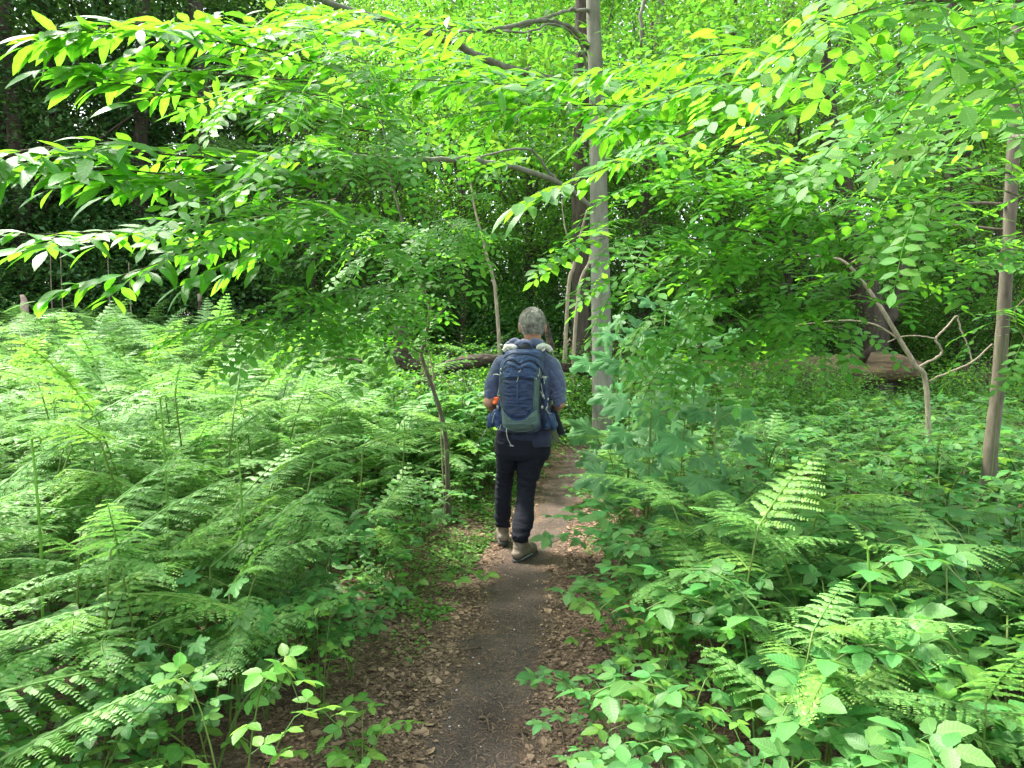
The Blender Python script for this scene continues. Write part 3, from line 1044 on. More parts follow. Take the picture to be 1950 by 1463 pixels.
tag(obj('herb_undergrowth', herbs(), M_HERB), 'bright green low weeds creeping over the litter beside the path', 'weeds', kind='stuff')

# sycamore seedlings
def syc_proto(seed, h=1.0, tiers=4, size=.15, mat=None):
    mat = mat or M_SYC
    r = np.random.default_rng(seed)
    pg = [palmate_geo(r) for _ in range(3)]
    t = np.linspace(0, 1, 7)
    pth = np.stack([.05 * t, .03 * np.sin(t * 5), h * t], 1)
    st = [tube(pth, np.linspace(.006, .003, 7), 5)]
    lv = []
    for k in range(tiers):
        z = h * (.45 + .55 * k / (tiers - 1))
        b = np.array([np.interp(z / h, t, pth[:, j]) for j in range(3)])
        a0 = (k % 2) * math.pi / 2 + r.normal(0, .3)
        for q in range(2 if k < tiers - 1 else 3):
            a = a0 + q * math.pi * (1 if k < tiers - 1 else .66)
            pl = size * r.uniform(.8, 1.4) * (1.1 - .4 * k / tiers)
            e = b + np.array((math.cos(a) * pl, math.sin(a) * pl, pl * .45))
            st.append(tube([b, (b + e) / 2 + (0, 0, .01), e], [.0018, .0014, .0012], 4, cap=False))
            s = size * r.uniform(.7, 1.1) * (.95 - .35 * k / tiers)
            lv.append(inst(pg[int(r.integers(3))], [e], [(math.cos(a), math.sin(a) - .5, -.35)], [(r.normal(0, .2), -1.0 + r.normal(0, .25), 1)], [s * 1.15]))
    return mesh('stem', cat(st), M_STEM), mesh('leaves', cat(lv), mat)


SY = [syc_proto(300 + i, h, 4, sz) for i, (h, sz) in enumerate(((1.0, .15), (1.25, .17), (.8, .14), (1.5, .17)))]
for i, (px, py, Y) in enumerate([(1225, 720, 3.9), (1290, 735, 3.9), (1340, 800, 3.8), (1235, 645, 4.8), (1310, 660, 4.9), (1190, 705, 4.7),
                                 (1160, 655, 5.8), (1290, 600, 5.4), (1200, 635, 5.0), (1250, 590, 6.0),
                                 (1230, 790, 4.3)]):
    q = P(px, py, Y); zg = float(ground_z(q[0], q[1]))
    pr = SY[i % 4]; h = (1.0, 1.25, .8, 1.5)[i % 4]
    copy_plant(pr, 'sycamore_seedling', q[0], q[1], float(rng.uniform(-.5, .5)), max(.5, (q[2] - zg) / h),
               'sycamore seedling with broad blue-green lobed leaves beside the grey trunk', 'seedling', 'sycamore seedlings in front of the grey trunk')
SYL = syc_proto(310, .8, 4, .13, M_BRAM)
for i, (px, py, Y) in enumerate([(430, 1110, 2.4), (330, 1230, 2.2), (480, 1240, 2.5), (560, 1060, 3.2)]):
    q = P(px, py, Y); zg = float(ground_z(q[0], q[1]))
    copy_plant(SYL, 'sycamore_seedling', q[0], q[1], float(rng.uniform(-.5, .5)), max(.4, (q[2] - zg) / .8),
               'sycamore seedling hidden among the bracken and brambles at lower left', 'seedling', 'sycamore seedlings at lower left')

for i in range(26):
    yy = rng.uniform(5.7, 8.6); xx = float(path_x(yy)) - rng.uniform(.75, 2.6)
    copy_plant(BR[i % 6] if i % 3 else BRF[i % 3], 'bramble_bush', xx, yy, float(rng.uniform(0, 6.28)), float(rng.uniform(1.1, 1.7)),
               'tall bramble in the thicket behind the brown sapling, hiding the dark fallen log', 'bramble', 'brambles behind the brown sapling')
# white-flowered herb stalks
for i, (px, py, Y) in enumerate([(1340, 790, 4.0), (1775, 800, 3.6), (1740, 920, 3.0), (1580, 960, 3.1), (1705, 1085, 2.4), (1900, 640, 3.9), (1300, 930, 3.6), (1480, 860, 3.8)]):
    q = P(px, py, Y); zg = float(ground_z(q[0], q[1])); H = max(.3, q[2] - zg)
    r = np.random.default_rng(i + 900)
    o = empty('flowering_herb', (q[0], q[1], zg)); tag(o, 'thin stalk with tiny white flowers standing above the brambles', 'wildflower', 'white-flowered stalks on the right')
    t = np.linspace(0, 1, 6); pth = np.stack([.05 * t * t, 0 * t, H * t], 1)
    st = [tube(pth, np.linspace(.003, .0015, 6), 4, cap=False)]; fl = []
    for k in range(7):
        e = pth[-1] + np.array((r.normal(0, .03), r.normal(0, .03), r.uniform(0, .04)))
        st.append(tube([pth[-2], e], [.001, .0008], 3, cap=False))
        a = np.arange(5) / 5 * 6.283
        fl.append(inst(leaf(2, .7, 0, 0), np.tile(e, (5, 1)), np.stack([np.cos(a), np.sin(a), a * 0 + .2], 1), np.tile(Z1, (5, 1)), np.full(5, .007)))
    obj('stem', cat(st), M_STEM, o); obj('flowers', cat(fl), M_PETAL, o)

# the bright bramble shoots in the foreground
for (px, py, Y, s, rz, pro, lab) in [(440, 1330, 1.75, .78, 2.4, BRT, 'yellow-green bramble shoot with broad ribbed leaves standing at lower left'),
                                (690, 1430, 2.3, .62, .2, BRT2, 'fresh bramble sprig with pale ribbed leaves at the bottom edge of the path'),
                                (610, 1230, 2.6, .58, 1.2, BRT, 'leafy bramble leaning over the litter on the left path edge'),
                                (1340, 1240, 2.3, .62, 2.2, BRT, 'bramble tuft with pointed leaves reaching onto the right path edge')]:
    q = P(px, py, Y)
    copy_plant(pro, 'bramble_shoot', q[0], q[1], rz, s, lab, 'bramble', None)
# trailing shoot that crosses the path behind the walker
A = P(640, 1120, 3.7); zg = float(ground_z(A[0], A[1]))
o = empty('trailing_bramble', (A[0], A[1], zg)); tag(o, 'single bramble runner arching from the left onto the path below the boots', 'bramble')
pth = smooth_path([A + (0, 0, zg - A[2]), P(690, 1105, 3.9), P(790, 1108, 3.95), P(870, 1104, 3.98), P(935, 1092, 4.0)], 5)
r = np.random.default_rng(5)
lg = bramble_leaf_geo(r)
lv = []
for k in range(9):
    b = pth[2 + int(k * 2.2) if 2 + int(k * 2.2) < len(pth) else -1]
    lv.append(inst(lg, [b], [(1, (1 if k % 2 else -1) * .9, .25)], [(0, -.4, 1)], [.075]))
obj('stem', tube(pth - np.array((A[0], A[1], zg)), np.linspace(.0035, .0015, len(pth)), 5), M_STEM, o)
gl = cat(lv); gl.V = gl.V - np.array((A[0], A[1], zg))
obj('leaves', gl, M_BRAM2, o)
# ------------------------------------------------------------------ sprays of leaves on the near trees
def spray_set(lines, leafgeos, kind, r, twig=.45, gap=.16, lgap=.05, ls=(.11, .16), up=.0, droop=.25, lrad=.004):
    """twigs off both sides of each limb line, leaves along every twig; returns (wood, leaves)"""
    wood, P0, D0, N0, S0, I0 = [], [], [], [], [], []
    for ln in lines:
        pts = smooth_path([P(*q) for q in ln], 6)
        seg = np.linalg.norm(np.diff(pts, axis=0), axis=1)
        L = np.concatenate([[0], np.cumsum(seg)])
        wood.append(tube(pts, np.linspace(lrad * 1.8, lrad * .5, len(pts)), 5, cap=False))
        n = max(2, int(L[-1] / gap))
        for k in range(n + 1):
            s = L[-1] * (k + .3 * r.random()) / n
            b = np.array([np.interp(s, L, pts[:, j]) for j in range(3)])
            b2 = np.array([np.interp(min(s + .05, L[-1] + 0), L, pts[:, j]) for j in range(3)])
            t = pts[-1] - pts[-3] if k >= n - 1 else b2 - b
            t = t / (np.linalg.norm(t) + 1e-9)
            side = np.cross(t, Z1); side /= np.linalg.norm(side) + 1e-9
            sg = 1 if k % 2 else -1
            d = t * r.uniform(.55, 1.0) + side * sg * r.uniform(.35, .95) + Z1 * r.normal(up, .14)
            if k >= n - 1: d = t + Z1 * r.normal(0, .08)
            d /= np.linalg.norm(d)
            tl = twig * r.uniform(.55, 1.2) * (1 - .35 * k / n)
            tt = np.linspace(0, 1, 5)
            tp = b + np.outer(tt * tl, d) + np.outer(-tt ** 2 * tl * droop, Z1)
            wood.append(tube(tp, np.linspace(lrad * .55, lrad * .25, 5), 3, cap=False))
            m = max(2, int(tl / lgap))
            for j in range(m + 1):
                f = (j + .2) / (m + .2)
                bb = b + d * tl * f - Z1 * f * f * tl * droop
                td = d - Z1 * 2 * f * droop
                td /= np.linalg.norm(td)
                ts_ = np.cross(td, Z1); ts_ /= np.linalg.norm(ts_) + 1e-9
                a = R(r.uniform(35, 75)) if j < m else R(r.normal(0, 15))
                q = td * math.cos(a) + ts_ * math.sin(a) * (1 if j % 2 else -1) + Z1 * r.normal(-.06, .16)
                P0.append(bb); D0.append(q)
                N0.append((r.normal(0, .30), r.normal(-.2, .30), 1)); S0.append(r.uniform(*ls)); I0.append(int(r.integers(len(leafgeos))))
    P0, D0, N0, S0, I0 = map(np.array, (P0, D0, N0, S0, I0))
    lv = [inst(leafgeos[i], P0[I0 == i], D0[I0 == i], N0[I0 == i], S0[I0 == i]) for i in range(len(leafgeos))]
    return cat(wood), cat(lv)


def at_root(g, o):
    return Geo(g.V - np.array(o.location), g.Q, g.T, g.A)


_r = np.random.default_rng(11)
LF_CH = [leaf(9, w, .18, c, serr=.05, peak=.5, pw=.95) for w, c in ((.29, -.16), (.33, -.08), (.26, -.30))]
LF_RO = [compound_geo(np.random.default_rng(i), 5 + i, .23 - .015 * i, .54, 3, droop=.15 + .1 * i) for i in range(3)]
LF_OV = [leaf(6, w, .14, c, peak=.5) for w, c in ((.5, -.15), (.55, -.05))]

# --- the grey tree beyond the walker, with its low limbs reaching left over the fern stand
g0 = P(1150, 722, 9.0)
base = np.array((g0[0], 9.0, float(ground_z(g0[0], 9.0)) - .05))
o = empty('chestnut_tree', tuple(base))
tag(o, 'smooth grey chestnut tree beyond the walker with long low leafy limbs', 'tree')
trunk_px = [(1150, 860), (1147, 722), (1144, 560), (1141, 420), (1139, 300), (1136, 180), (1131, 60), (1128, -60), (1124, -300), (1120, -700)]
tp = np.array([P(a, b, 9.0) for a, b in trunk_px]); tp[0, 2] = base[2] - .1
tr = np.array([.165, .135, .128, .118, .108, .098, .090, .084, .07, .05])
sp = smooth_path(np.column_stack([tp, tr]), 6)
limbs = [tube(sp[:, :3], sp[:, 3], 14)]
LIMBS = [
    ([(1130, 400, 9.0), (1090, 365, 8.7), (1058, 345, 8.3), (1000, 325, 7.6), (940, 312, 7.0), (890, 304, 6.4), (800, 305, 5.8), (700, 300, 5.2), (640, 303, 4.6), (560, 305, 4.2)], .042, .010),
    ([(1120, 90, 9.0), (1090, 55, 8.6), (1030, 40, 8.2), (960, 52, 7.6), (880, 60, 7.0), (840, 50, 6.6)], .035, .010),
    ([(1133, 230, 9.0), (1110, 100, 8.8), (1085, 62, 8.5), (1050, 45, 8.2), (1000, 60, 7.6), (900, 50, 7.2)], .02, .008),
    ([(1000, 140, 8.2), (930, 115, 7.8), (860, 80, 7.2), (790, 55, 6.6), (700, 30, 6.0), (590, -5, 5.2), (500, -30, 4.8)], .045, .02),
    ([(1128, 180, 9.0), (1060, 155, 8.6), (1000, 135, 8.2)], .03, .04),
    ([(1140, 260, 9.0), (1160, 235, 8.8), (1200, 205, 8.2), (1240, 180, 7.6), (1290, 175, 7.0)], .045, .012),
    ([(1128, 20, 9.0), (1090, 20, 8.8), (1040, 35, 8.5), (960, 60, 8.2), (880, 62, 8.0), (780, 50, 7.7)], .026, .008),
    ([(1060, 345, 8.3), (1040, 320, 8.1), (1010, 285, 7.8), (960, 288, 7.2), (900, 300, 6.8)], .02, .008),
    ([(1250, -40, 9.4), (1222, 20, 9.4), (1220, 90, 9.4)], .03, .02),
]
for pts, r0, r1 in LIMBS:
    q = smooth_path([P(*p) for p in pts], 5)
    q[1:-1] += _r.normal(0, .008, (len(q) - 2, 3))
    limbs.append(tube(q, np.linspace(r0, r1, len(q)), 8))
CH_LINES = [
    [(700, 60, 4.6), (430, 50, 3.9), (250, 45, 3.3), (175, 55, 3.2)],
    [(720, 150, 4.5), (480, 90, 3.9), (300, 70, 3.4), (190, 60, 3.2)],
    [(640, 160, 4.2), (400, 140, 3.7), (200, 125, 3.3)],
    [(700, 250, 4.3), (450, 200, 3.7), (230, 160, 3.3)],
    [(640, 303, 4.5), (400, 300, 3.7), (150, 280, 3.1), (10, 290, 2.8)],
    [(620, 330, 4.1), (350, 340, 3.5), (120, 330, 3.0), (10, 330, 2.8)],
    [(600, 360, 4.0), (300, 330, 3.4), (60, 310, 2.9)],
    [(640, 380, 4.4), (430, 425, 4.0), (200, 440, 3.6), (20, 450, 3.2)],
    [(560, 420, 4.2), (400, 460, 3.8), (280, 510, 3.6), (190, 535, 3.5)],
    [(640, 400, 4.6), (520, 460, 4.2), (430, 505, 4.0)],
    [(1130, 170, 5.4), (950, 160, 4.6), (760, 150, 4.1)],
    [(1000, 140, 5.6), (860, 120, 4.8), (690, 70, 4.1)],
    [(1330, 210, 5.2), (1100, 200, 4.8), (900, 215, 4.6)],
    [(1290, 175, 6.4), (1150, 150, 5.4), (1000, 180, 5.0)],
    [(1560, 150, 4.0), (1380, 165, 3.9), (1210, 205, 3.9)],
    [(1500, 90, 4.6), (1320, 110, 4.4), (1170, 130, 4.4)],
    [(1560, 210, 4.2), (1400, 240, 4.0), (1250, 230, 4.0)],
    [(1420, 130, 4.2), (1300, 170, 4.1), (1150, 240, 4.2)],
    [(1320, 250, 3.8), (1200, 300, 3.5), (1080, 350, 3.3)],
    [(950, 60, 6.0), (760, 40, 5.2), (560, 25, 4.6)],
]
w1, l1 = spray_set(CH_LINES, LF_CH, 'chestnut', np.random.default_rng(3), twig=.46, gap=.12, lgap=.033, ls=(.13, .215), droop=.12)
obj('trunk', at_root(cat(limbs), o), M_BARK_S, o)
obj('twigs', at_root(w1, o), M_TWIG, o)
obj('leaves', at_root(l1, o), M_CHEST, o)

# the tree's own high crown
def clump_leaves(r, C, Rr, n, size, lf, flat=.35, nj=.4):
    """leaves gathered into flattened clumps at centres C of radius Rr"""
    k = len(C)
    idx = np.repeat(np.arange(k), n)
    q = r.normal(0, .5, (k * n, 3)); q[:, 2] *= flat
    pos = C[idx] + q * Rr[idx][:, None]
    pos[:, 2] -= .25 * (q[:, 0] ** 2 + q[:, 1] ** 2) * Rr[idx]
    d = q + r.normal(0, .45, q.shape); d[:, 2] = d[:, 2] * .5 - .15
    nr = np.stack([r.normal(0, nj, k * n), r.normal(0, nj, k * n), np.ones(k * n)], 1)
    return inst(lf, pos, d, nr, r.uniform(size * .7, size * 1.25, k * n))


def ell_points(r, n, c, rad, hollow=.45):
    v = r.normal(0, 1, (n, 3)); v /= np.linalg.norm(v, axis=1, keepdims=True)
    return np.array(c) + v * np.array(rad) * (hollow + (1 - hollow) * r.random((n, 1)) ** .6)


rr = np.random.default_rng(40)
C = np.concatenate([ell_points(rr, 105, (0, 1.0, 7.6), (3.6, 3.4, 3.2)), ell_points(rr, 40, (-.5, .5, 4.8), (2.8, 1.6, .9))])
C = C[~((np.abs(C[:, 0] + .1 * 0) < .75) & (C[:, 1] < .4) & (C[:, 2] < 8))]
obj('crown', clump_leaves(rr, C, rr.uniform(.5, .85, len(C)), 70, .12, LF_OV[0]), M_BEECH, o)

# --- slender locust sapling on the left of the walker
sx = P(850, 915, 5.4)
base = np.array((sx[0], 5.4, float(ground_z(sx[0], 5.4)) - .03))
o = empty('locust_sapling', tuple(base))
tag(o, 'slender brown locust sapling with kinked stem left of the walker', 'sapling')
tpx = [(852, 900), (850, 850), (843, 800), (826, 745), (806, 690), (803, 670), (812, 635), (818, 600), (815, 572), (797, 530), (778, 480), (768, 430), (755, 380), (742, 330), (735, 270), (722, 215), (700, 165), (690, 120)]
q = np.array([P(a, b, 5.4) for a, b in tpx])
q = np.concatenate([[base], q]); q[0, 0] = q[1, 0] + .01
q = smooth_path(q, 3)
rad = np.linspace(.019, .005, len(q)); rad[:3] = (.028, .025, .021)
wd = [tube(q, rad, 8)]
for pts, r0 in (([(803, 672, 5.4), (770, 655, 5.3), (720, 640, 5.2), (660, 643, 5.1), (560, 640, 5.0)], .008),
                ([(818, 600, 5.4), (790, 590, 5.3), (745, 585, 5.2), (700, 600, 5.1)], .006),
                ([(765, 430, 5.4), (720, 422, 5.2), (660, 408, 5.0), (560, 395, 4.6)], .006),
                ([(790, 518, 5.4), (740, 490, 5.2), (700, 465, 5.0), (600, 420, 4.7)], .006),
                ([(815, 610, 5.4), (845, 590, 5.3), (865, 560, 5.2)], .004),
                ([(848, 845, 5.4), (858, 832, 5.35), (868, 820, 5.3)], .005),
                ([(812, 505, 5.4), (812, 470, 5.3), (830, 400, 5.2), (835, 350, 5.1)], .004)):
    pq = smooth_path([P(*p) for p in pts], 4)
    wd.append(tube(pq, np.linspace(r0, r0 * .4, len(pq)), 5))
RO_L = [
    [(765, 430, 5.20), (640, 400, 3.78), (440, 400, 3.18)],
    [(740, 490, 5.20), (700, 462, 4.21), (640, 440, 3.96)],
    [(640, 395, 3.61), (540, 385, 3.18), (430, 372, 2.92)],
    [(790, 560, 5.20), (700, 545, 4.04), (575, 580, 3.70)],
    [(780, 585, 5.20), (700, 590, 4.13), (600, 560, 3.87)],
    [(760, 560, 4.13), (660, 555, 3.96), (540, 570, 3.70)],
    [(740, 300, 4.13), (640, 285, 3.44), (560, 270, 3.01)],
    [(730, 215, 3.96), (600, 180, 3.35), (480, 170, 3.01)],
    [(690, 120, 3.96), (620, 90, 3.35), (590, 50, 3.10)],
    [(700, 165, 4.13), (720, 230, 3.78), (750, 250, 3.61)],
    [(815, 500, 5.30), (860, 420, 4.21), (890, 350, 4.04)],
    [(800, 470, 5.30), (840, 420, 5.00), (875, 440, 4.13)],
    [(700, 642, 5.10), (560, 640, 3.78), (460, 625, 3.53)],
    [(690, 600, 5.00), (560, 610, 3.78), (450, 600, 3.53)],
]
w2, l2 = spray_set(RO_L, LF_RO, 'locust', np.random.default_rng(4), twig=.20, gap=.15, lgap=.085, ls=(.25, .36), droop=.25, lrad=.0022)
obj('trunk', at_root(cat(wd), o), M_BARK_Y, o)
obj('twigs', at_root(w2, o), M_TWIG, o)
obj('leaves', at_root(l2, o), M_ROBI, o)

# --- the young locust tree at the right edge
sx = P(1882, 915, 4.3)
base = np.array((sx[0], 4.3, float(ground_z(sx[0], 4.3)) - .03))
o = empty('locust_tree', tuple(base))
tag(o, 'young brown-barked locust tree standing in the brambles at the right edge', 'tree')
tpx = [(1884, 915), (1886, 860), (1893, 800), (1900, 740), (1908, 640), (1915, 540), (1922, 430), (1927, 330), (1932, 230), (1936, 100), (1941, -40), (1950, -300), (1955, -600)]
q = np.array([P(a, b, 4.3) for a, b in tpx]); q = np.concatenate([[base], q]); q[0, 0] = q[1, 0] - .01
q = smooth_path(q, 4)
wd = [tube(q, np.linspace(.040, .028, len(q)) + .03 * np.exp(-np.arange(len(q)) / 2.2) + .003 * np.abs(np.sin(np.arange(len(q)) * .9)), 12)]
for pts, r0 in (([(1915, 390, 4.3), (1860, 387, 4.3), (1780, 395, 4.25), (1700, 412, 4.2), (1600, 411, 4.1), (1460, 398, 4.0)], .011),
                ([(1930, 440, 4.3), (1800, 430, 4.4), (1700, 460, 4.4), (1640, 500, 4.4)], .009),
                ([(1935, 120, 4.3), (2000, 60, 3.4), (2050, 60, 2.4), (1950, 60, 1.9)], .018),
                ([(1930, 260, 4.3), (2000, 260, 3.2), (2080, 250, 2.3), (2000, 260, 1.9)], .014),
                ([(1932, 200, 4.3), (1870, 70, 3.9), (1840, 20, 3.6), (1800, -40, 3.4)], .013),
                ([(1928, 330, 4.3), (1850, 320, 4.1), (1750, 330, 4.0), (1600, 335, 3.9)], .009)):
    pq = smooth_path([P(*p) for p in pts], 5)
    wd.append(tube(pq, np.linspace(r0, r0 * .4, len(pq)), 6))
RO_R = [
    [(1500, 470, 3.68), (1320, 455, 3.36), (1150, 450, 3.12)],
    [(1480, 500, 3.76), (1330, 500, 3.44), (1190, 520, 3.20)],
    [(1600, 480, 3.68), (1420, 440, 3.44), (1210, 420, 3.28)],
    [(1500, 540, 3.84), (1400, 560, 3.60), (1280, 580, 3.44)],
    [(1640, 560, 3.92), (1450, 600, 3.60), (1290, 630, 3.36)],
    [(1620, 620, 4.00), (1450, 640, 3.68), (1290, 680, 3.44)],
    [(1560, 420, 3.44), (1420, 380, 3.36), (1260, 350, 3.28)],
    [(1640, 330, 3.36), (1450, 290, 3.20), (1330, 250, 3.12)],
    [(1600, 360, 3.68), (1450, 340, 3.52), (1300, 290, 3.36)],
    [(1800, 400, 3.44), (1620, 370, 3.20), (1470, 340, 3.12)],
    [(1860, 460, 3.52), (1720, 420, 3.44), (1560, 410, 3.36)],
    [(1880, 520, 3.68), (1780, 470, 3.52), (1640, 450, 3.44)],
    [(1900, 330, 3.36), (1760, 290, 3.12), (1620, 300, 3.04)],
    [(1900, 230, 3.20), (1780, 220, 2.88), (1650, 250, 2.80)],
    [(1980, 180, 2.72), (1850, 150, 2.40), (1700, 180, 2.24)],
    [(1960, 380, 3.04), (1860, 350, 2.88), (1780, 370, 2.72)],
    [(1990, 480, 3.52), (1930, 470, 3.36), (1850, 440, 3.28)],
    [(1700, 540, 4.00), (1620, 520, 3.84), (1540, 540, 3.68)],
    [(1960, 560, 3.84), (1930, 600, 3.76), (1960, 660, 3.60)],
]
w3, l3 = spray_set(RO_R, LF_RO, 'locust', np.random.default_rng(6), twig=.24, gap=.14, lgap=.085, ls=(.25, .36), droop=.22, lrad=.0024)
RO_N = [
    [(2150, 10, 1.9), (1850, 0, 1.55), (1700, 10, 1.45), (1580, 40, 1.4)],
    [(2100, -40, 1.8), (1850, -60, 1.6), (1650, -50, 1.5)],
    [(2100, 130, 1.8), (1920, 110, 1.55), (1800, 150, 1.45)],
    [(2100, 60, 1.8), (1950, 40, 1.6), (1820, 60, 1.5)],
]
w4, l4 = spray_set(RO_N, [LF_RO[0], LF_RO[1]], 'locust', np.random.default_rng(8), twig=.14, gap=.11, lgap=.08, ls=(.2, .27), droop=.15, lrad=.0026)
obj('trunk', at_root(cat(wd), o), M_BARK_Y, o)
obj('twigs', at_root(cat([w3, w4]), o), M_TWIG, o)
obj('leaves', at_root(cat([l3, l4]), o), M_ROBI, o)
rr = np.random.default_rng(41)
C = ell_points(rr, 70, (.6, .4, 6.0), (2.2, 2.0, 1.6))
obj('crown', clump_leaves(rr, C, rr.uniform(.4, .7, len(C)), 50, .10, LF_OV[0]), M_ROBI, o)

# ------------------------------------------------------------------ trees of the wood
QL = quad_leaf(.62, .15, -.15)


def wood_tree(seed, mat, bark, H, r0, crown_c, crown_r, n_cl, n_lf, size, low=None):
    r = np.random.default_rng(seed)
    t = np.linspace(0, 1, 12)
    bend = r.normal(0, .35, 2)
    pth = np.stack([bend[0] * t ** 2 + .08 * np.sin(t * 7 + seed), bend[1] * t ** 2, -.2 + H * t], 1)
    wood_ = [tube(pth, r0 * (1 - .75 * t) + r0 * .45 * np.exp(-t * 30), 10)]
    C = ell_points(r, n_cl, crown_c, crown_r)
    if low is not None:
        C = np.concatenate([C, ell_points(r, low[0], low[1], low[2], .2)])
    for k in r.choice(len(C), min(26, len(C)), replace=False):
        e = C[k]; z0 = max(.8, e[2] * .62 - .3)
        b = np.array([np.interp(z0, pth[:, 2], pth[:, j]) for j in range(3)])
        mdl = (b + e) / 2 + np.array((0, 0, .25))
        pq = smooth_path([b, mdl, e], 4)
        wood_.append(tube(pq, np.linspace(r0 * .22, r0 * .05, len(pq)), 5, cap=False))
    lv = clump_leaves(r, C, r.uniform(.55, 1.05, len(C)), n_lf, size, QL)
    return mesh('trunk', cat(wood_), bark), mesh('crown', lv, mat)


WT = {
    'beech_a': wood_tree(1, M_BEECH, M_BARK_S, 13, .20, (0, 0, 8.2), (3.4, 3.2, 5.2), 190, 85, .115, (36, (0, 0, 3), (2.8, 2.6, 1.6))),
    'beech_b': wood_tree(2, M_BEECH, M_BARK_D, 12, .17, (0, 0, 7.0), (3.0, 3.2, 5.0), 170, 85, .11, (40, (0, 0, 2.6), (2.6, 2.6, 1.6))),
    'oak_a': wood_tree(3, M_OAK, M_BARK_D, 14, .30, (0, 0, 9.0), (4.2, 4.0, 5.2), 210, 85, .12, (30, (0, 0, 3.6), (3.0, 3.0, 1.6))),
    'oak_b': wood_tree(4, M_OAK, M_BARK_D, 13, .24, (0, 0, 8.0), (3.8, 3.6, 5.0), 190, 85, .12, (40, (0, 0, 3.0), (3.0, 3.0, 1.8))),
    'dark_a': wood_tree(5, M_HOLLY, M_BARK_D, 11, .2, (0, 0, 6.2), (3.0, 3.0, 5.4), 210, 90, .105, (50, (0, 0, 2.2), (2.8, 2.8, 1.8))),
    'bush_a': wood_tree(6, M_HOLLY, M_BARK_D, 3.4, .05, (0, 0, 1.7), (1.9, 1.7, 1.6), 85, 75, .085),
    'bush_b': wood_tree(7, M_OAK, M_BARK_D, 3.0, .045, (0, 0, 1.5), (1.8, 1.6, 1.4), 80, 75, .085),
    'high_a': wood_tree(8, M_OAK, M_BARK_D, 14, .24, (0, 0, 10.5), (3.8, 3.8, 3.2), 150, 75, .13),
}


def put_tree(kind, x, y, s, label, name, cat_, group, rz=None):
    root = empty(name, (x, y, float(ground_z(x, y)) - .05), rng.uniform(0, 6.28) if rz is None else rz, s)
    tag(root, label, cat_, group)
    link('trunk', WT[kind][0], root); link('crown', WT[kind][1], root)
    return root


L_B = ('beech tree with bright translucent leaves in the wood behind the grey chestnut', 'beech_tree', 'tree', 'beech trees in the wood behind')
L_O = ('oak tree with mid green leaves in the wood behind the clearing', 'oak_tree', 'tree', 'oak trees in the wood behind')
L_D = ('dense dark-leaved evergreen tree shading the back of the fern stand', 'holly_tree', 'tree', 'dark evergreen trees behind the fern stand')
L_U = ('dark understorey bush under the trees at the back of the fern stand', 'understorey_bush', 'bush', 'dark bushes under the trees')
L_V = ('mid green understorey bush behind the fallen log', 'understorey_bush', 'bush', 'green bushes behind the log')


def at(px, Y):
    return float(P(px, 628, Y)[0])


for (px, Y, k, s, L_) in [
    (-220, 13.5, 'dark_a', 1.0, L_D), (60, 14.5, 'dark_a', 1.05, L_D), (-60, 18, 'dark_a', 1.3, L_D), (130, 16.5, 'dark_a', 1.35, L_D), (330, 21, 'dark_a', 1.4, L_D), (-140, 15.5, 'dark_a', 1.2, L_D), (480, 23, 'dark_a', 1.3, L_D), (230, 18.5, 'oak_a', 1.0, L_O), (380, 20, 'high_a', 1.0, L_O),
    (-300, 20, 'dark_a', 1.4, L_D), (520, 21, 'dark_a', .9, L_D), (640, 19, 'oak_b', .9, L_O), 
    (860, 16.5, 'beech_b', .85, L_B), (980, 19, 'beech_a', 1.0, L_B), (1100, 15.5, 'beech_a', .8, L_B), (1010, 13.6, 'beech_b', .62, L_B), (880, 13, 'beech_b', .6, L_B), (740, 13.8, 'beech_b', .62, L_B), (1220, 13.2, 'beech_b', .62, L_B), (600, 14.2, 'oak_b', .6, L_O), (380, 35, 'oak_a', 1.5, L_O), (820, 35, 'oak_a', 1.5, L_O), (1700, 15.5, 'beech_b', .7, L_B), (1900, 13.2, 'beech_b', .6, L_B), (1240, 17, 'beech_a', 1.0, L_B), (1370, 14.5, 'beech_b', .8, L_B),
    (1480, 19, 'beech_a', 1.05, L_B), (1600, 22, 'beech_b', 1.2, L_B), (1960, 18, 'beech_b', 1.0, L_B), (2080, 14, 'beech_a', .8, L_B), (1850, 24, 'oak_b', 1.2, L_O), (1500, 13.6, 'beech_b', .55, L_B),
    (1720, 26, 'oak_a', 1.2, L_O), (1380, 24, 'oak_a', 1.2, L_O), (1150, 25, 'oak_b', 1.2, L_O), (900, 27, 'oak_a', 1.3, L_O), (700, 26, 'oak_b', 1.2, L_O), (470, 28, 'oak_b', 1.3, L_O),
    (60, 27, 'oak_a', 1.4, L_O), (2050, 24, 'oak_a', 1.2, L_O), (2200, 18, 'oak_b', 1.1, L_O),
    (-150, 33, 'oak_a', 1.6, L_O), (140, 36, 'oak_b', 1.6, L_O), (600, 37, 'oak_b', 1.6, L_O), 
    (1050, 36, 'oak_b', 1.6, L_O), (1280, 34, 'oak_a', 1.5, L_O), (1500, 36, 'oak_b', 1.6, L_O), (1700, 38, 'oak_a', 1.6, L_O), (1900, 35, 'oak_b', 1.6, L_O), (2150, 34, 'oak_a', 1.5, L_O),
]:
    put_tree(k, at(px, Y), Y, s, L_[0], L_[1], L_[2], L_[3])

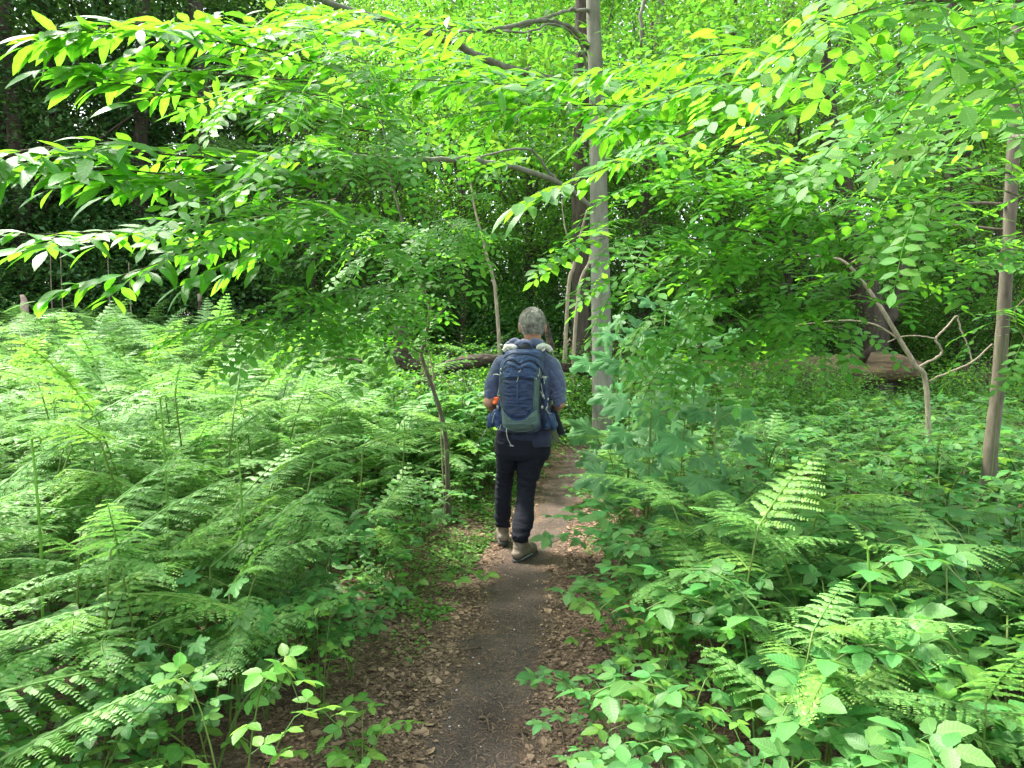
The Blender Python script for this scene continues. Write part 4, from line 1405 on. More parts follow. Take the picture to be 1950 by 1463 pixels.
for (px, Y, k, s, L_) in [
    (-120, 14.6, 'bush_a', 1.1, L_U), (40, 15.5, 'bush_b', 1.1, L_U), (170, 14.8, 'bush_b', 1.15, L_U), (300, 15.6, 'bush_a', 1.2, L_U), (420, 14.9, 'bush_b', 1.15, L_U), (540, 15.7, 'bush_a', 1.2, L_U),
    (650, 14.4, 'bush_b', 1.1, L_U), (760, 15.4, 'bush_a', 1.1, L_U), (870, 14.2, 'bush_b', 1.0, L_U), (960, 13.6, 'bush_a', .8, L_U), (1060, 14.4, 'bush_a', 1.0, L_U), (700, 12.6, 'bush_b', .6, L_U),
    (240, 17.5, 'bush_b', 1.6, L_U), (450, 17.8, 'bush_a', 1.6, L_U), (620, 17.5, 'bush_a', 1.5, L_U), (830, 18, 'bush_a', 1.5, L_U), (100, 18, 'bush_a', 1.7, L_U),
    (1250, 14.2, 'bush_b', .9, L_V), (1370, 12.9, 'bush_b', .62, L_V), (1500, 12.2, 'bush_b', .55, L_V), (1440, 15, 'bush_b', 1.0, L_V), (1580, 16.5, 'bush_b', 1.0, L_V), (1700, 18, 'bush_b', 1.1, L_V),
    (1850, 17, 'bush_b', 1.0, L_V), (1960, 15.2, 'bush_b', .9, L_V), (2080, 13.5, 'bush_b', .9, L_V), (1780, 21, 'bush_b', 1.4, L_V), (1640, 23, 'bush_b', 1.5, L_V),
    (1300, 19, 'bush_b', 1.4, L_V), (1950, 21, 'bush_b', 1.5, L_V), (1150, 17.5, 'bush_b', 1.3, L_V), (1480, 23, 'bush_b', 1.5, L_V),
]:
    put_tree(k, at(px, Y), Y, s, L_[0], L_[1], L_[2], L_[3])

WT['bush_c'] = wood_tree(9, M_BEECH, M_TWIG, 1.3, .02, (0, 0, .62), (.75, .6, .5), 60, 60, .05)
for (px, Y, s_) in ((1340, 10.2, .85), (1420, 10.3, 1.0), (1500, 10.4, 1.1), (1570, 10.5, .95), (1460, 9.8, .8), (1290, 10.4, .6), (1640, 10.2, .55), (1240, 10.0, .8), (1200, 9.6, .7), (1310, 9.7, 1.0), (1390, 9.4, .9), (1540, 9.6, .9), (1700, 10.6, .5), (1840, 10.8, .9), (1900, 10.4, 1.0), (1000, 9.8, 1.0), (930, 9.6, 1.1), (860, 9.7, 1.1), (780, 9.6, 1.2), (1060, 10.2, 1.0), (815, 7.5, 1.05), (880, 7.7, .95), (930, 8.0, .85), (1120, 10.8, 1.2), (1170, 11.5, 1.2)):
    put_tree('bush_c', at(px, Y), Y, s_, *(('small fine-leaved bright green bush growing against the rotten log', 'small_bush', 'bush', 'bright bushes against the log') if px > 1150 else
             ('small fine-leaved green bush growing behind the walker and the dark fallen log', 'small_bush', 'bush', 'small bushes behind the walker')))

# unseen oaks added beside and behind the camera to shade path and right side
for (x, y, k, s) in [(5.5, 3.0, 'high_a', .95), (6.5, 7.5, 'high_a', 1.0), (3.8, -2.8, 'high_a', .9)]:
    put_tree(k, x, y, s, 'unseen tall oak added so that its high crown shades the path and the brambles', 'oak_tree', 'tree', 'unseen shade oaks over the path')

# far wood that reads as one mass
rr = np.random.default_rng(77)
n = 380
th = rr.uniform(R(-52), R(52), n); d = rr.uniform(42, 60, n)
C = np.stack([np.sin(th) * d, np.cos(th) * d, rr.uniform(-.5, 12.5, n)], 1)
tag(obj('far_woodland', clump_leaves(rr, C, np.full(n, 3.2), 130, .42, QL), M_OAK), 'distant wood closing the view between the nearer trees', 'woodland', kind='stuff')

# ------------------------------------------------------------------ trunks one can pick out
def bare_trunk(name, pts, radii, mat, label, cat_='tree', ivy=False, n=12, extra=(), group=None, ground=True):
    q = np.array([P(*p) for p in pts])
    zg = float(ground_z(q[0][0], q[0][1]))
    if ground: q[0][2] = zg - .15
    o = empty(name, (q[0][0], q[0][1], zg if ground else q[0][2])); tag(o, label, cat_, group)
    sp_ = smooth_path(np.column_stack([q, radii]), 6)
    sp_[1:-1, :3] += rng.normal(0, 1, (len(sp_) - 2, 3)) * sp_[1:-1, 3:4] * .05
    gs_ = [tube(sp_[:, :3], sp_[:, 3], n)]
    obj('trunk', at_root(cat(gs_), o), mat, o)
    for (pp_, ra, rb) in extra:
        pq = smooth_path([P(*p) for p in pp_], 5)
        pq[1:-1] += rng.normal(0, ra * .25, (len(pq) - 2, 3))
        obj('branch', at_root(tube(pq, np.linspace(ra, rb, len(pq)), 7), o), mat, o)
    if ivy:
        r = np.random.default_rng(3)
        m = 2600; k = r.uniform(0, len(sp_) - 1.01, m); i = k.astype(int)
        b = sp_[i, :3] + (sp_[i + 1, :3] - sp_[i, :3]) * (k - i)[:, None]
        a = r.random(m) * 6.28
        out = np.stack([np.cos(a), np.sin(a), 0 * a], 1)
        pos = b + out * (sp_[i, 3] + r.uniform(.02, .16, m))[:, None]
        obj('ivy', at_root(inst(leaf(2, .9, .1, -.1), pos, np.stack([r.normal(0, .4, m), r.normal(0, .4, m), -np.ones(m)], 1), out + r.normal(0, .3, (m, 3)), r.uniform(.06, .10, m)), o), M_HOLLY, o)
    return o


bare_trunk('dark_tree', [(1108, 740, 11.5), (1106, 600, 11.5), (1104, 450, 11.5), (1106, 300, 11.5), (1108, 100, 11.5), (1110, -300, 11.5)], [.18, .145, .14, .13, .12, .08], M_BARK_D,
           'dark trunk just left of and behind the smooth grey trunk')
bare_trunk('dark_tree', [(1668, 705, 13), (1662, 640, 13), (1650, 560, 13), (1632, 490, 13), (1610, 400, 13), (1580, 250, 13), (1560, 0, 13)], [.36, .27, .25, .24, .22, .18, .12], M_BARK_D,
           'thick dark forked tree behind the log on the right', extra=[([(1672, 640, 13), (1700, 590, 13), (1715, 530, 13.1), (1745, 480, 13.3), (1790, 400, 13.6), (1830, 250, 14)], .16, .09)])
bare_trunk('dark_tree', [(1610, 700, 14), (1590, 640, 14), (1555, 570, 14), (1510, 500, 14), (1450, 420, 14.2), (1380, 250, 14.5)], [.34, .27, .24, .2, .16, .10], M_BARK_D,
           'dark tree leaning left behind the log, left of the forked one')
bare_trunk('ivy_tree', [(1835, 720, 14), (1832, 620, 14), (1828, 500, 14), (1826, 380, 14), (1820, 200, 14), (1815, -100, 14)], [.36, .30, .28, .26, .22, .18], M_BARK_D,
           'upright tree thickly clad in dark ivy behind the right end of the log', ivy=True)
bare_trunk('dark_tree', [(268, 640, 16), (266, 400, 16), (270, 230, 16), (272, 100, 16), (275, -200, 16)], [.2, .16, .15, .14, .1], M_BARK_D, 'thin dark trunk at the back left, left of its pair')
bare_trunk('dark_tree', [(388, 640, 16.5), (385, 400, 16.5), (388, 200, 16.5), (380, 100, 16.5), (360, -200, 16.5)], [.26, .21, .19, .17, .12], M_BARK_D, 'dark trunk at the back left, right of its pair')
bare_trunk('dark_tree', [(1528, 640, 15), (1522, 400, 15), (1515, 250, 15), (1500, 0, 15)], [.2, .16, .15, .12], M_BARK_D, 'dark trunk showing between the locust sprays right of centre')
# pale poles
bare_trunk('bare_sapling', [(958, 615, 11), (945, 570, 11), (925, 480, 11), (905, 400, 11.2), (895, 340, 11.4)], [.035, .03, .026, .02, .014], M_DEADW, 'pale bare pole leaning left, above and left of the walker', 'sapling', n=7)
bare_trunk('bare_sapling', [(1070, 615, 10.5), (1082, 560, 10.5), (1092, 510, 10.5), (1104, 455, 10.5), (1118, 400, 10.5)], [.035, .03, .028, .02, .014], M_DEADW, 'pale bare pole leaning right, left of the grey trunk', 'sapling', n=7,
           extra=[([(1095, 505, 10.5), (1075, 430, 10.6), (1070, 380, 10.7)], .014, .007)])
bare_trunk('bare_sapling', [(1085, 615, 10.2), (1100, 570, 10.2), (1122, 500, 10.2), (1130, 470, 10.2)], [.03, .026, .02, .014], M_DEADW, 'thin pale pole crossing just in front of the grey trunk', 'sapling', n=7)
bare_trunk('dead_sapling', [(1782, 800, 5.6), (1765, 745, 5.6), (1742, 695, 5.6), (1712, 645, 5.6), (1680, 590, 5.6), (1645, 540, 5.6), (1612, 502, 5.6), (1580, 490, 5.6), (1520, 484, 5.5)],
           [.021, .020, .019, .018, .016, .014, .012, .008, .004], M_DEADW, 'pale dead sapling leaning left with bare crooked branches, right of the log', 'dead sapling', n=9,
           extra=[([(1748, 700, 5.6), (1790, 675, 5.6), (1790, 660, 5.6), (1782, 645, 5.6), (1800, 625, 5.6), (1822, 602, 5.6), (1828, 625, 5.6), (1845, 665, 5.6), (1850, 690, 5.6)], .010, .005),
                  ([(1765, 728, 5.6), (1800, 712, 5.5), (1850, 690, 5.4), (1890, 655, 5.3)], .010, .006),
                  ([(1722, 655, 5.6), (1680, 625, 5.6), (1640, 612, 5.6), (1580, 612, 5.6), (1500, 622, 5.6)], .009, .004),
                  ([(1782, 645, 5.6), (1750, 640, 5.6), (1715, 642, 5.6), (1690, 652, 5.6)], .006, .004),
                  ([(1620, 502, 5.6), (1640, 490, 5.6), (1700, 460, 5.5), (1760, 440, 5.4)], .008, .004)])
bare_trunk('bare_sapling', [(848, 860, 5.5), (838, 800, 5.5), (828, 740, 5.5), (815, 660, 5.5), (790, 560, 5.5)], [.007, .006, .005, .005, .003], M_DEADW, 'thin straight bare cane rising beside the brown sapling', 'cane', n=5)
# tall dry canes at the back left
for (px, h) in ((95, 440), (115, 470), (205, 480), (245, 500)):
    bare_trunk('dry_cane', [(px + 8, 640, 12.6), (px + 3, 560, 12.6), (px, h, 12.6)], [.012, .01, .006], M_DEADW, 'thin dry cane standing at the back edge of the fern stand', 'cane', n=5, group='dry canes at the back left')

# ------------------------------------------------------------------ fallen wood
def log(name, pts, radii, mat, label, cat_, n=20, rough=.12, seed=0, group=None):
    q = smooth_path(np.column_stack([np.array([P(*p) for p in pts]), radii]), 8)
    o = empty(name, tuple(q[len(q) // 2, :3])); tag(o, label, cat_, group)
    g_ = tube(q[:, :3], q[:, 3], n)
    r = np.random.default_rng(seed)
    ph = r.random(n) * 6.28
    m = len(q)
    for i in range(m):
        c = q[i, :3]
        for k in range(n):
            f = 1 + rough * (math.sin(ph[k] + i * .21) * .7 + .6 * noise.noise((i * .35, k * 1.7, seed)))
            v = g_.V[i * n + k]
            g_.V[i * n + k] = c + (v - c) * f
    obj('trunk', at_root(g_, o), mat, o)
    return o


o = log('fallen_log', [(1190, 715, 11.2), (1300, 712, 11.2), (1450, 712, 11.3), (1600, 705, 11.5), (1690, 700, 11.6), (1745, 705, 11.7)], [.20, .21, .22, .25, .25, .17], M_ROT, 'large rotten fallen log with orange-brown split wood on the right', 'log', seed=1)
# broken stub and a bark flap on it
obj('branch_stub', at_root(tube([P(1640, 690, 11.4), P(1652, 672, 11.2), P(1658, 660, 11.1)], [.07, .05, .03], 8), o), M_ROTD, o)
log('fallen_log', [(780, 735, 8.5), (820, 712, 8.5), (870, 696, 8.6), (920, 686, 8.7), (980, 690, 8.8), (1060, 700, 8.9), (1120, 705, 9.4)], [.05, .06, .07, .07, .07, .06, .05], M_ROTD, 'dark rotten fallen trunk behind the walker', 'log', rough=.5, seed=2, n=16)
o = log('broken_stump', [(800, 700, 8.0), (785, 697, 8.0), (770, 688, 8.0), (764, 670, 8.0), (766, 650, 8.0), (764, 632, 8.0), (760, 618, 8.0)], [.10, .095, .09, .085, .08, .075, .06], M_ROTD, 'upturned curved dark broken stem rising from the ferns beside the brown sapling', 'stump', rough=.34, seed=3, n=14)
obj('snag', at_root(tube([P(764, 630, 8.0), P(750, 632, 7.95), P(735, 640, 7.9)], [.055, .045, .014], 8), o), M_ROTD, o)
log('fallen_branch', [(615, 692, 7.0), (650, 682, 7.0), (690, 690, 7.0)], [.02, .03, .018], M_ROTD, 'short dark dead branch caught in the ferns left of the curved stem', 'branch', n=8, seed=4)
log('broken_stake', [(1052, 668, 8.2), (1046, 648, 8.2), (1040, 615, 8.2)], [.045, .04, .03], M_ROTD, 'dark broken stick standing just right of the walker\'s head', 'branch', n=8, seed=6)
q = P(380, 566, 12.2)
o = empty('marker_post', (q[0], q[1], float(ground_z(q[0], q[1])))); tag(o, 'small pale post showing against the dark bushes behind the fern stand', 'post')
hz = q[2] - float(ground_z(q[0], q[1]))
obj('shaft', tube([(0, 0, -.1), (0, 0, hz - .08)], [.03, .03], 4), M_ROTD, o); obj('cap', tube([(0, 0, hz - .08), (0, 0, hz + .05), (0, 0, hz + .06)], [.04, .04, .03], 4), M_DEADW, o)
q = P(45, 560, 10.6)
log('pale_stump', [(50, 640, 10.6), (47, 590, 10.6), (45, 572, 10.6), (42, 562, 10.6)], [.06, .05, .045, .03], rough_mat('pinkish_dead_wood', (.25, .16, .13), (.5, .38, .32), 16), 'small pinkish broken stump at the far left edge of the fern stand', 'stump', n=9, rough=.2, seed=8)
# ------------------------------------------------------------------ the walker
M_SKIN, nt_, pb_, _o = new_mat('skin')
pb_.inputs['Base Color'].default_value = (.42, .21, .14, 1); pb_.inputs['Roughness'].default_value = .55
pb_.inputs['Subsurface Weight'].default_value = .08; pb_.inputs['Subsurface Radius'].default_value = (.02, .008, .005)
M_HOOD = cloth_mat('slate_blue_fleece', (.070, .086, .17), .9, 700, .2, .4)
M_TROU = cloth_mat('black_navy_trousers', (.006, .007, .014), .85, 900, .3, .0)
M_HEM = cloth_mat('navy_shirt', (.014, .018, .042), .8)
M_HAIR = rough_mat('grey_hair', (.10, .095, .085), (.58, .56, .52), 26, bump=.3, island=.5, rough=.6, dist=.002)
M_BOOT = rough_mat('taupe_boot_leather', (.12, .095, .07), (.24, .195, .145), 26, bump=.25, rough=.75, dist=.002)
M_SOLE = rough_mat('grey_rubber', (.03, .03, .028), (.085, .085, .08), 40, bump=.3, rough=.8, dist=.002)
M_PACK = cloth_mat('navy_pack_nylon', (.026, .052, .135), .5, 1500, .18, .05)
M_PACKD = cloth_mat('dark_navy_stretch', (.018, .032, .085), .6, 1500, .25, .05)
M_PACKG = cloth_mat('grey_green_nylon', (.078, .125, .12), .5, 1500, .2, .05)
M_SEAM = cloth_mat('seam_black', (.006, .009, .02), .6)
M_CREAM = rough_mat('cream_mesh', (.38, .37, .33), (.80, .78, .72), 90, bump=.5, rough=.8, dist=.002)
M_ORANGE = cloth_mat('orange_nylon', (.85, .13, .02), .45, 900, .12)
M_CORD = cloth_mat('pale_grey_cord', (.30, .33, .32), .6)
M_OLIVE = cloth_mat('olive_canvas', (.10, .115, .06), .85)
M_STEEL, nt_, pb_, _o = new_mat('buckle_grey')
pb_.inputs['Base Color'].default_value = (.35, .37, .38, 1); pb_.inputs['Roughness'].default_value = .35; pb_.inputs['Metallic'].default_value = .3

walker = empty('person', (0.10, 4.75, float(ground_z(.1, 4.75))))
tag(walker, 'man walking away in blue fleece, dark trousers and taupe boots, carrying a navy backpack', 'person')
WO = walker


def fused_obj(name, gs_, mat, parent, voxel, it, disp=None):
    g_ = cat(gs_)
    g_.V = g_.V - np.array(WO.location)
    me = fuse(g_, voxel, it, disp)
    me.materials.clear(); me.materials.append(mat)
    return link(name, me, parent)


K = lambda px, py, Y=4.75: P(px, py, Y)
head_c = K(1014, 621, 4.72)
GZ = lambda x, y: float(ground_z(x, y))
# --- one continuous body
B = []
B.append(ellipsoid(head_c + (0, 0, .012), (.079, .098, .102), 24, 16))
B.append(ellipsoid(head_c + (0, .025, -.045), (.062, .078, .085), 20, 14))          # jaw
B.append(ellipsoid(head_c + (0, .075, -.10), (.028, .025, .022), 12, 8))             # chin
B.append(capsule(head_c + (0, .098, .0), head_c + (0, .118, -.04), .010, .016, 10))   # nose
B.append(capsule(head_c + (-.02, .098, -.072), head_c + (.02, .098, -.072), .009, .009, 8))  # lips
B.append(capsule(head_c + (-.045, .085, .022), head_c + (.045, .085, .022), .012, .012, 8))  # brow
for sg in (-1, 1):
    B.append(ellipsoid(head_c + (sg * .036, .072, -.002), (.017, .017, .012), 10, 8))
    B.append(ellipsoid(head_c + (sg * .086, .0, -.018), (.010, .020, .033), 12, 10))  # ear
    B.append(ellipsoid(head_c + (sg * .092, -.010, -.006), (.007, .013, .020), 10, 8))
neck0 = K(1014, 668, 4.74)
B.append(capsule(head_c + (0, -.012, -.06), neck0, .058, .064, 16))
pel = K(996, 840, 4.78); chest = K(1003, 715, 4.78); waist = K(1000, 790, 4.78)
B.append(ellipsoid(chest, (.165, .105, .20), 24, 14)); B.append(ellipsoid(waist, (.145, .105, .19), 24, 14)); B.append(ellipsoid(pel, (.155, .11, .12), 24, 14))
SHL, SHR = K(956, 694, 4.76), K(1050, 696, 4.76)
ELL, ELR = K(931, 766, 4.70), K(1066, 768, 4.70)
WRL, WRR = K(955, 796, 4.98), K(1046, 792, 5.0)
for s_, e_, w_ in ((SHL, ELL, WRL), (SHR, ELR, WRR)):
    B.append(capsule(neck0 + (0, 0, -.04), s_, .048, .045, 14))
    B.append(capsule(s_, e_, .042, .037, 14))
    B.append(capsule(e_, w_, .041, .028, 14))
    sg = 1 if s_ is SHL else -1
    hd = (w_ - e_) / np.linalg.norm(w_ - e_)
    inward = np.array((sg * 1.0, .1, 0))
    palm = w_ + hd * .055 + inward * .012
    B.append(capsule(w_, w_ + hd * .05, .027, .030, 12))
    B.append(ellipsoid(palm, (.024, .045, .040), 14, 10))
    # fingers curl inwards round the hip strap; thumb leaves the side
    for k, (dz, L1) in enumerate(((.030, .040), (.011, .046), (-.009, .042), (-.028, .034))):
        a = palm + hd * .040 + np.array((0, 0, dz))
        b = a + hd * L1 * .9 + inward * .018
        c = b + inward * L1 * .75 - hd * .006
        d = c - hd * .022 + inward * .006
        r0 = .0092 - .0006 * k
        B.append(capsule(a - hd * .02, b, r0, r0 * .95, 8)); B.append(capsule(b, c, r0 * .95, r0 * .85, 8)); B.append(capsule(c, d, r0 * .85, r0 * .75, 8))
    a = palm + np.array((0, 0, .030)) - hd * .02
    b = a + np.array((0, 0, .022)) + inward * .026 + hd * .012
    c = b + inward * .022 + hd * .018
    B.append(capsule(a, b, .013, .011, 8)); B.append(capsule(b, c, .011, .009, 8))
HIL, HIR = K(972, 846, 4.79), K(1020, 846, 4.78)
KNL, KNR = K(959, 925, 4.90), K(1003, 928, 4.80)
ANL, ANR = K(958, 1012, 4.975), K(990, 1046, 4.64)
for h_, k_, a_ in ((HIL, KNL, ANL), (HIR, KNR, ANR)):
    B.append(capsule(h_, k_, .080, .052, 14)); B.append(capsule(k_, a_, .046, .031, 14)); B.append(ellipsoid(k_ * .6 + a_ * .4 + (0, 0, 0), (.044, .046, .10), 14, 10))
for a_, toe in ((ANL, np.array((-.02, .20, 0))), (ANR, np.array((.11, .17, 0)))):
    f0 = np.array((a_[0], a_[1], GZ(a_[0], a_[1]) + .055))
    B.append(capsule(a_, f0, .031, .028, 10)); B.append(capsule(f0 + toe * .08, f0 + toe * .8 + (0, 0, -.008), .026, .022, 10))
fused_obj('body', B, M_SKIN, walker, .0058, 5)

# --- hair: cap plus short strands
def hair():
    g_ = ellipsoid(head_c + (0, -.004, .016), (.086, .105, .106), 40, 28)
    V = g_.V - head_c
    V = V + np.array([noise.noise_vector(Vector(v * 30)) for v in V]) * .0025
    keep = lambda c: (c[2] > -.052 - .25 * max(0, c[1] + .02) * 0 and (c[1] < .045 or c[2] > .075) and not (abs(c[0]) > .066 and c[2] < .012 and c[1] > -.035) and not (c[1] > -.03 and c[2] < -.02))
    g_.V = V + head_c
    g_.Q = np.array([q for q in g_.Q if keep(V[q].mean(0))]); g_.T = np.array([t for t in g_.T if keep(V[t].mean(0))])
    r = np.random.default_rng(2)
    n = 15000
    v = r.normal(0, 1, (n, 3)); v /= np.linalg.norm(v, axis=1, keepdims=True)
    pos = v * np.array((.085, .104, .105)) + np.array((0, -.004, .016))
    kk = np.array([keep(p) for p in pos])
    pos, v = pos[kk], v[kk]
    # crown whorl: strands fall away from a point at the back top
    wh = np.array((.015, -.05, .10))
    away = pos - wh; away /= np.linalg.norm(away, axis=1, keepdims=True)
    sw = np.cross(v, away) * .35
    d = v * .55 + away * .8 + sw + r.normal(0, .22, pos.shape)
    st = Geo([[-.5, 0, 0], [.5, 0, 0], [.25, .6, .03], [-.25, .6, .03], [0, 1, 0]], [(0, 1, 2, 3)], [(3, 2, 4)])
    st.V[:, 0] *= .09
    return cat([g_, inst(st, pos + head_c, d, np.cross(d, v) + r.normal(0, .5, d.shape), r.uniform(.010, .020, len(pos)))])


gh = hair(); gh.V = gh.V - np.array(WO.location)
obj('hair', gh, M_HAIR, walker)

# --- fleece
NV = lambda x, y, z: noise.noise((x, y, z))
ell_l, ell_r = ELL - np.array(WO.location), ELR - np.array(WO.location)


def wr_fleece(x, y, z):
    de = min(abs(z - ell_l[2]) , 1)
    arm = 1.0 if abs(x - .0) > .165 else .35
    k = math.exp(-((z - ell_l[2] - .06) / .12) ** 2) * arm
    a = (.5 - min(1, abs(NV(x * 6, y * 6, z * 30 + 4 * NV(x * 5, y * 5, z * 5))) * 3.2)) * .011 * k
    a += NV(x * 9, y * 9, z * 12) * .005
    ridge = abs(NV(x * 16 + 3, y * 8, z * 20 + x * 10))
    return a - (.006 * math.exp(-ridge * 10))


H = []


def ering(px, py, hw, dy, Y=4.79, n=28, sq=2.4):
    c = K(px, py, Y); rx = hw * Y / F_PX
    a = np.arange(n) / n * 6.28318
    ca, sa = np.cos(a), np.sin(a)
    return np.stack([c[0] + rx * np.sign(ca) * np.abs(ca) ** (2 / sq), Y + dy * np.sign(sa) * np.abs(sa) ** (2 / sq), np.full(n, c[2])], 1)


H.append(loft([ering(1014, 648, 19, .070, 4.74), ering(1013, 656, 20, .075, 4.75), ering(1012, 666, 24, .085, 4.76), ering(1006, 677, 38, .10), ering(1003, 690, 52, .115), ering(1002, 705, 56, .125), ering(1002, 740, 53, .13),
               ering(1000, 790, 49, .13), ering(999, 812, 50, .130), ering(999, 822, 50, .130)]))
H.append(ellipsoid(SHL + (.01, 0, -.005), (.070, .075, .070), 18, 12)); H.append(ellipsoid(SHR + (-.01, 0, -.005), (.070, .075, .070), 18, 12))
H.append(capsule(neck0 + (-.04, 0, -.045), SHL, .060, .062, 16)); H.append(capsule(neck0 + (.04, 0, -.045), SHR, .060, .062, 16))
for s_, e_, w_ in ((SHL, ELL, WRL), (SHR, ELR, WRR)):
    md = (s_ + e_) / 2 + np.array((-.014 if s_ is SHL else .014, 0, .01))
    ef = s_ + (e_ - s_) * (.84 if s_ is SHL else .95)
    H.append(capsule(s_, md, .065, .060, 18)); H.append(capsule(md, ef, .060, .051, 18))
fused_obj('fleece', H, M_HOOD, walker, .0062, 9, wr_fleece)
# collar roll and folded hood
cols = []
for k in range(3):
    a = np.linspace(-.5, 2 * math.pi - .5, 17)
    cc = K(1013, 659 - k * 6.0, 4.74)
    rr_ = .074 - .004 * k
    cols.append(tube(np.stack([cc[0] + rr_ * np.cos(a), cc[1] + rr_ * 1.05 * np.sin(a), np.full(17, cc[2]) + .010 * np.sin(a) - .006 * k], 1), .017, 8))
for (px, py, Y, rx, ry, rz_) in ((980, 650, 4.66, .042, .04, .024), (990, 655, 4.63, .045, .036, .028), (1003, 655, 4.63, .05, .035, .030), (1018, 653, 4.64, .055, .035, .030), (1030, 657, 4.67, .035, .035, .028), (971, 655, 4.69, .03, .035, .018)):
    cols.append(ellipsoid(K(px, py, Y), (rx, ry, rz_), 16, 10))
fused_obj('hood', cols, M_HOOD, walker, .0055, 3, lambda x, y, z: NV(x * 26, y * 16, z * 26) * .005)

# --- shirt hem below the fleece, longer on the right
fused_obj('shirt_hem', [loft([ering(1000, 820, 49, .13), ering(1001, 828, 52, .138), ering(1005, 834, 50, .136)]), loft([ering(1026, 815, 24, .10, 4.76), ering(1028, 836, 24, .122, 4.76), ering(1030, 847, 20, .122, 4.76)])],
          M_HEM, walker, .007, 3, lambda x, y, z: NV(x * 25, y * 25, z * 14) * .007)

# --- trousers
TR = []


def lring(px, py, hw, Y, dy=None):
    return ering(px, py, hw, dy or hw * Y / F_PX * 1.08, Y, 24, 2.2)


TR.append(loft([ering(997, 818, 52, .125), ering(996, 845, 55, .135), ering(995, 862, 54, .13), ering(995, 874, 48, .10)]))
TR.append(loft([lring(968, 840, 26, 4.79, .12), lring(964, 868, 21, 4.80, .105), lring(962, 900, 18.5, 4.86, .085), lring(959, 930, 17, 4.90, .075), lring(958, 960, 16.5, 4.92, .075), lring(957, 980, 16.5, 4.94, .075), lring(957, 994, 14.5, 4.94, .065), lring(959, 1001, 14, 4.94, .06)]))
TR.append(loft([lring(1022, 840, 27, 4.78, .12), lring(1014, 868, 28, 4.79, .11), lring(1007, 895, 24, 4.80, .095), lring(1003, 927, 18.5, 4.80, .08), lring(1000, 955, 18, 4.76, .078), lring(998, 985, 20, 4.70, .08), lring(995, 1004, 20, 4.66, .078), lring(992, 1017, 18, 4.64, .068), lring(990, 1024, 15.5, 4.63, .060), lring(990, 1032, 16.5, 4.63, .060)]))
w0 = np.array(WO.location)


def wr_tr(x, y, z):
    k = .35 + math.exp(-((z - .52) / .10) ** 2) + 1.5 * math.exp(-((z - .16) / .09) ** 2)
    a = NV(x * 8, y * 8, z * 34 + 4 * x) * .0075 * k + NV(x * 16, y * 16, z * 9) * .006
    return a - .004 * k * math.exp(-abs(NV(x * 10 + 5, y * 6, z * 24)) * 12)


fused_obj('trousers', TR, M_TROU, walker, .0065, 3, wr_tr)

# --- boots
def boot(ank, toe, lift, label):
    """leather upper with a lugged sole; toe is the heel-to-toe vector"""
    gz = GZ(ank[0], ank[1])
    L = np.linalg.norm(toe); u = toe / L; v = np.array((-u[1], u[0], 0))
    heel = np.array((ank[0], ank[1], gz)) - u * .065
    def pitch(g_):
        # heel slightly raised: rotate about the toe
        c = heel + toe
        q = g_.V - c
        al = q @ u
        s, co = math.sin(lift), math.cos(lift)
        z = q[:, 2].copy()
        nl = al * co + z * s; nz = -al * s + z * co
        g_.V = c + q - np.outer(al, u) - np.outer(z, Z1) + np.outer(nl, u) + np.outer(nz, Z1)
        return g_
    up = []
    for (t, w, z, rz_) in ((.04, .034, .060, .034), (.10, .037, .064, .040), (.18, .038, .066, .042), (.30, .039, .068, .042)):
        up.append(ellipsoid(heel + u * t * 1.0 * .6 + (0, 0, z), (.045, .045, rz_), 14, 10))
    up.append(capsule(heel + u * .055 + (0, 0, .065), heel + u * .060 + (0, 0, .185), .043, .044, 18))
    up.append(capsule(heel + u * .03 + (0, 0, .058), heel + u * .05 + (0, 0, .13), .038, .042, 14))
    up.append(capsule(heel + u * .05 + (0, 0, .062), heel + u * (L - .05) + (0, 0, .055), .040, .042, 16))
    up.append(ellipsoid(heel + u * (L - .055) + (0, 0, .052), (.048, .048, .036), 16, 10))
    up.append(capsule(heel + u * .085 + (0, 0, .12), heel + u * (L - .10) + (0, 0, .07), .032, .034, 14))
    up = [pitch(x) for x in up]
    o_ = fused_obj('boot', up, M_BOOT, walker, .0055, 2, lambda x, y, z: NV(x * 20, y * 20, z * 70) * .003)
    if label: o_['label'] = label
    # collar padding ring
    cb = heel + u * .060 + (0, 0, .19)
    a = np.linspace(0, 6.283, 17)
    ring = tube(np.stack([cb[0] + .047 * np.cos(a), cb[1] + .047 * np.sin(a), np.full(17, cb[2])], 1), .010, 8); ring = pitch(ring); ring.V -= w0
    obj('collar', ring, M_BOOT, o_)
    rings = []
    n = 28
    for (z, f) in ((0.0, .90), (.006, .97), (.020, 1.0), (.030, .98)):
        pr = []
        for k in range(n):
            a = 2 * math.pi * k / n
            s = math.cos(a); q = math.sin(a)
            along = (L + .01) / 2 + s * (L + .03) / 2 * f
            wd_ = (.043 + .010 * sstep(.4, .8, (s + 1) / 2) - .004 * math.exp(-((s + .1) / .3) ** 2)) * f
            lug = .003 * (1 if (k // 2) % 2 else -1) if z < .01 else 0
            pr.append(heel + u * (along - .012) + v * (np.sign(q) * abs(q) ** .7 * wd_ + lug) + (0, 0, z))
        rings.append(np.array(pr))
    s_ = pitch(loft(rings)); s_.V -= w0
    obj('sole', s_, M_SOLE, o_)
    band = pitch(tube([heel + u * t_ * L + v * sg * .044 + (0, 0, .034) for sg in (-1,) for t_ in (.02, .3, .6)], .003, 5)); band.V -= w0
    obj('welt', band, M_CORD, o_)


boot(K(958, 1012, 4.97), np.array((-.025, .265, 0)), R(3), 'boot stepping ahead on the left, heel just lifting')
boot(K(991, 1046, 4.64), np.array((.140, .225, 0)), R(0), 'boot planted nearer, toe turned out to the right')

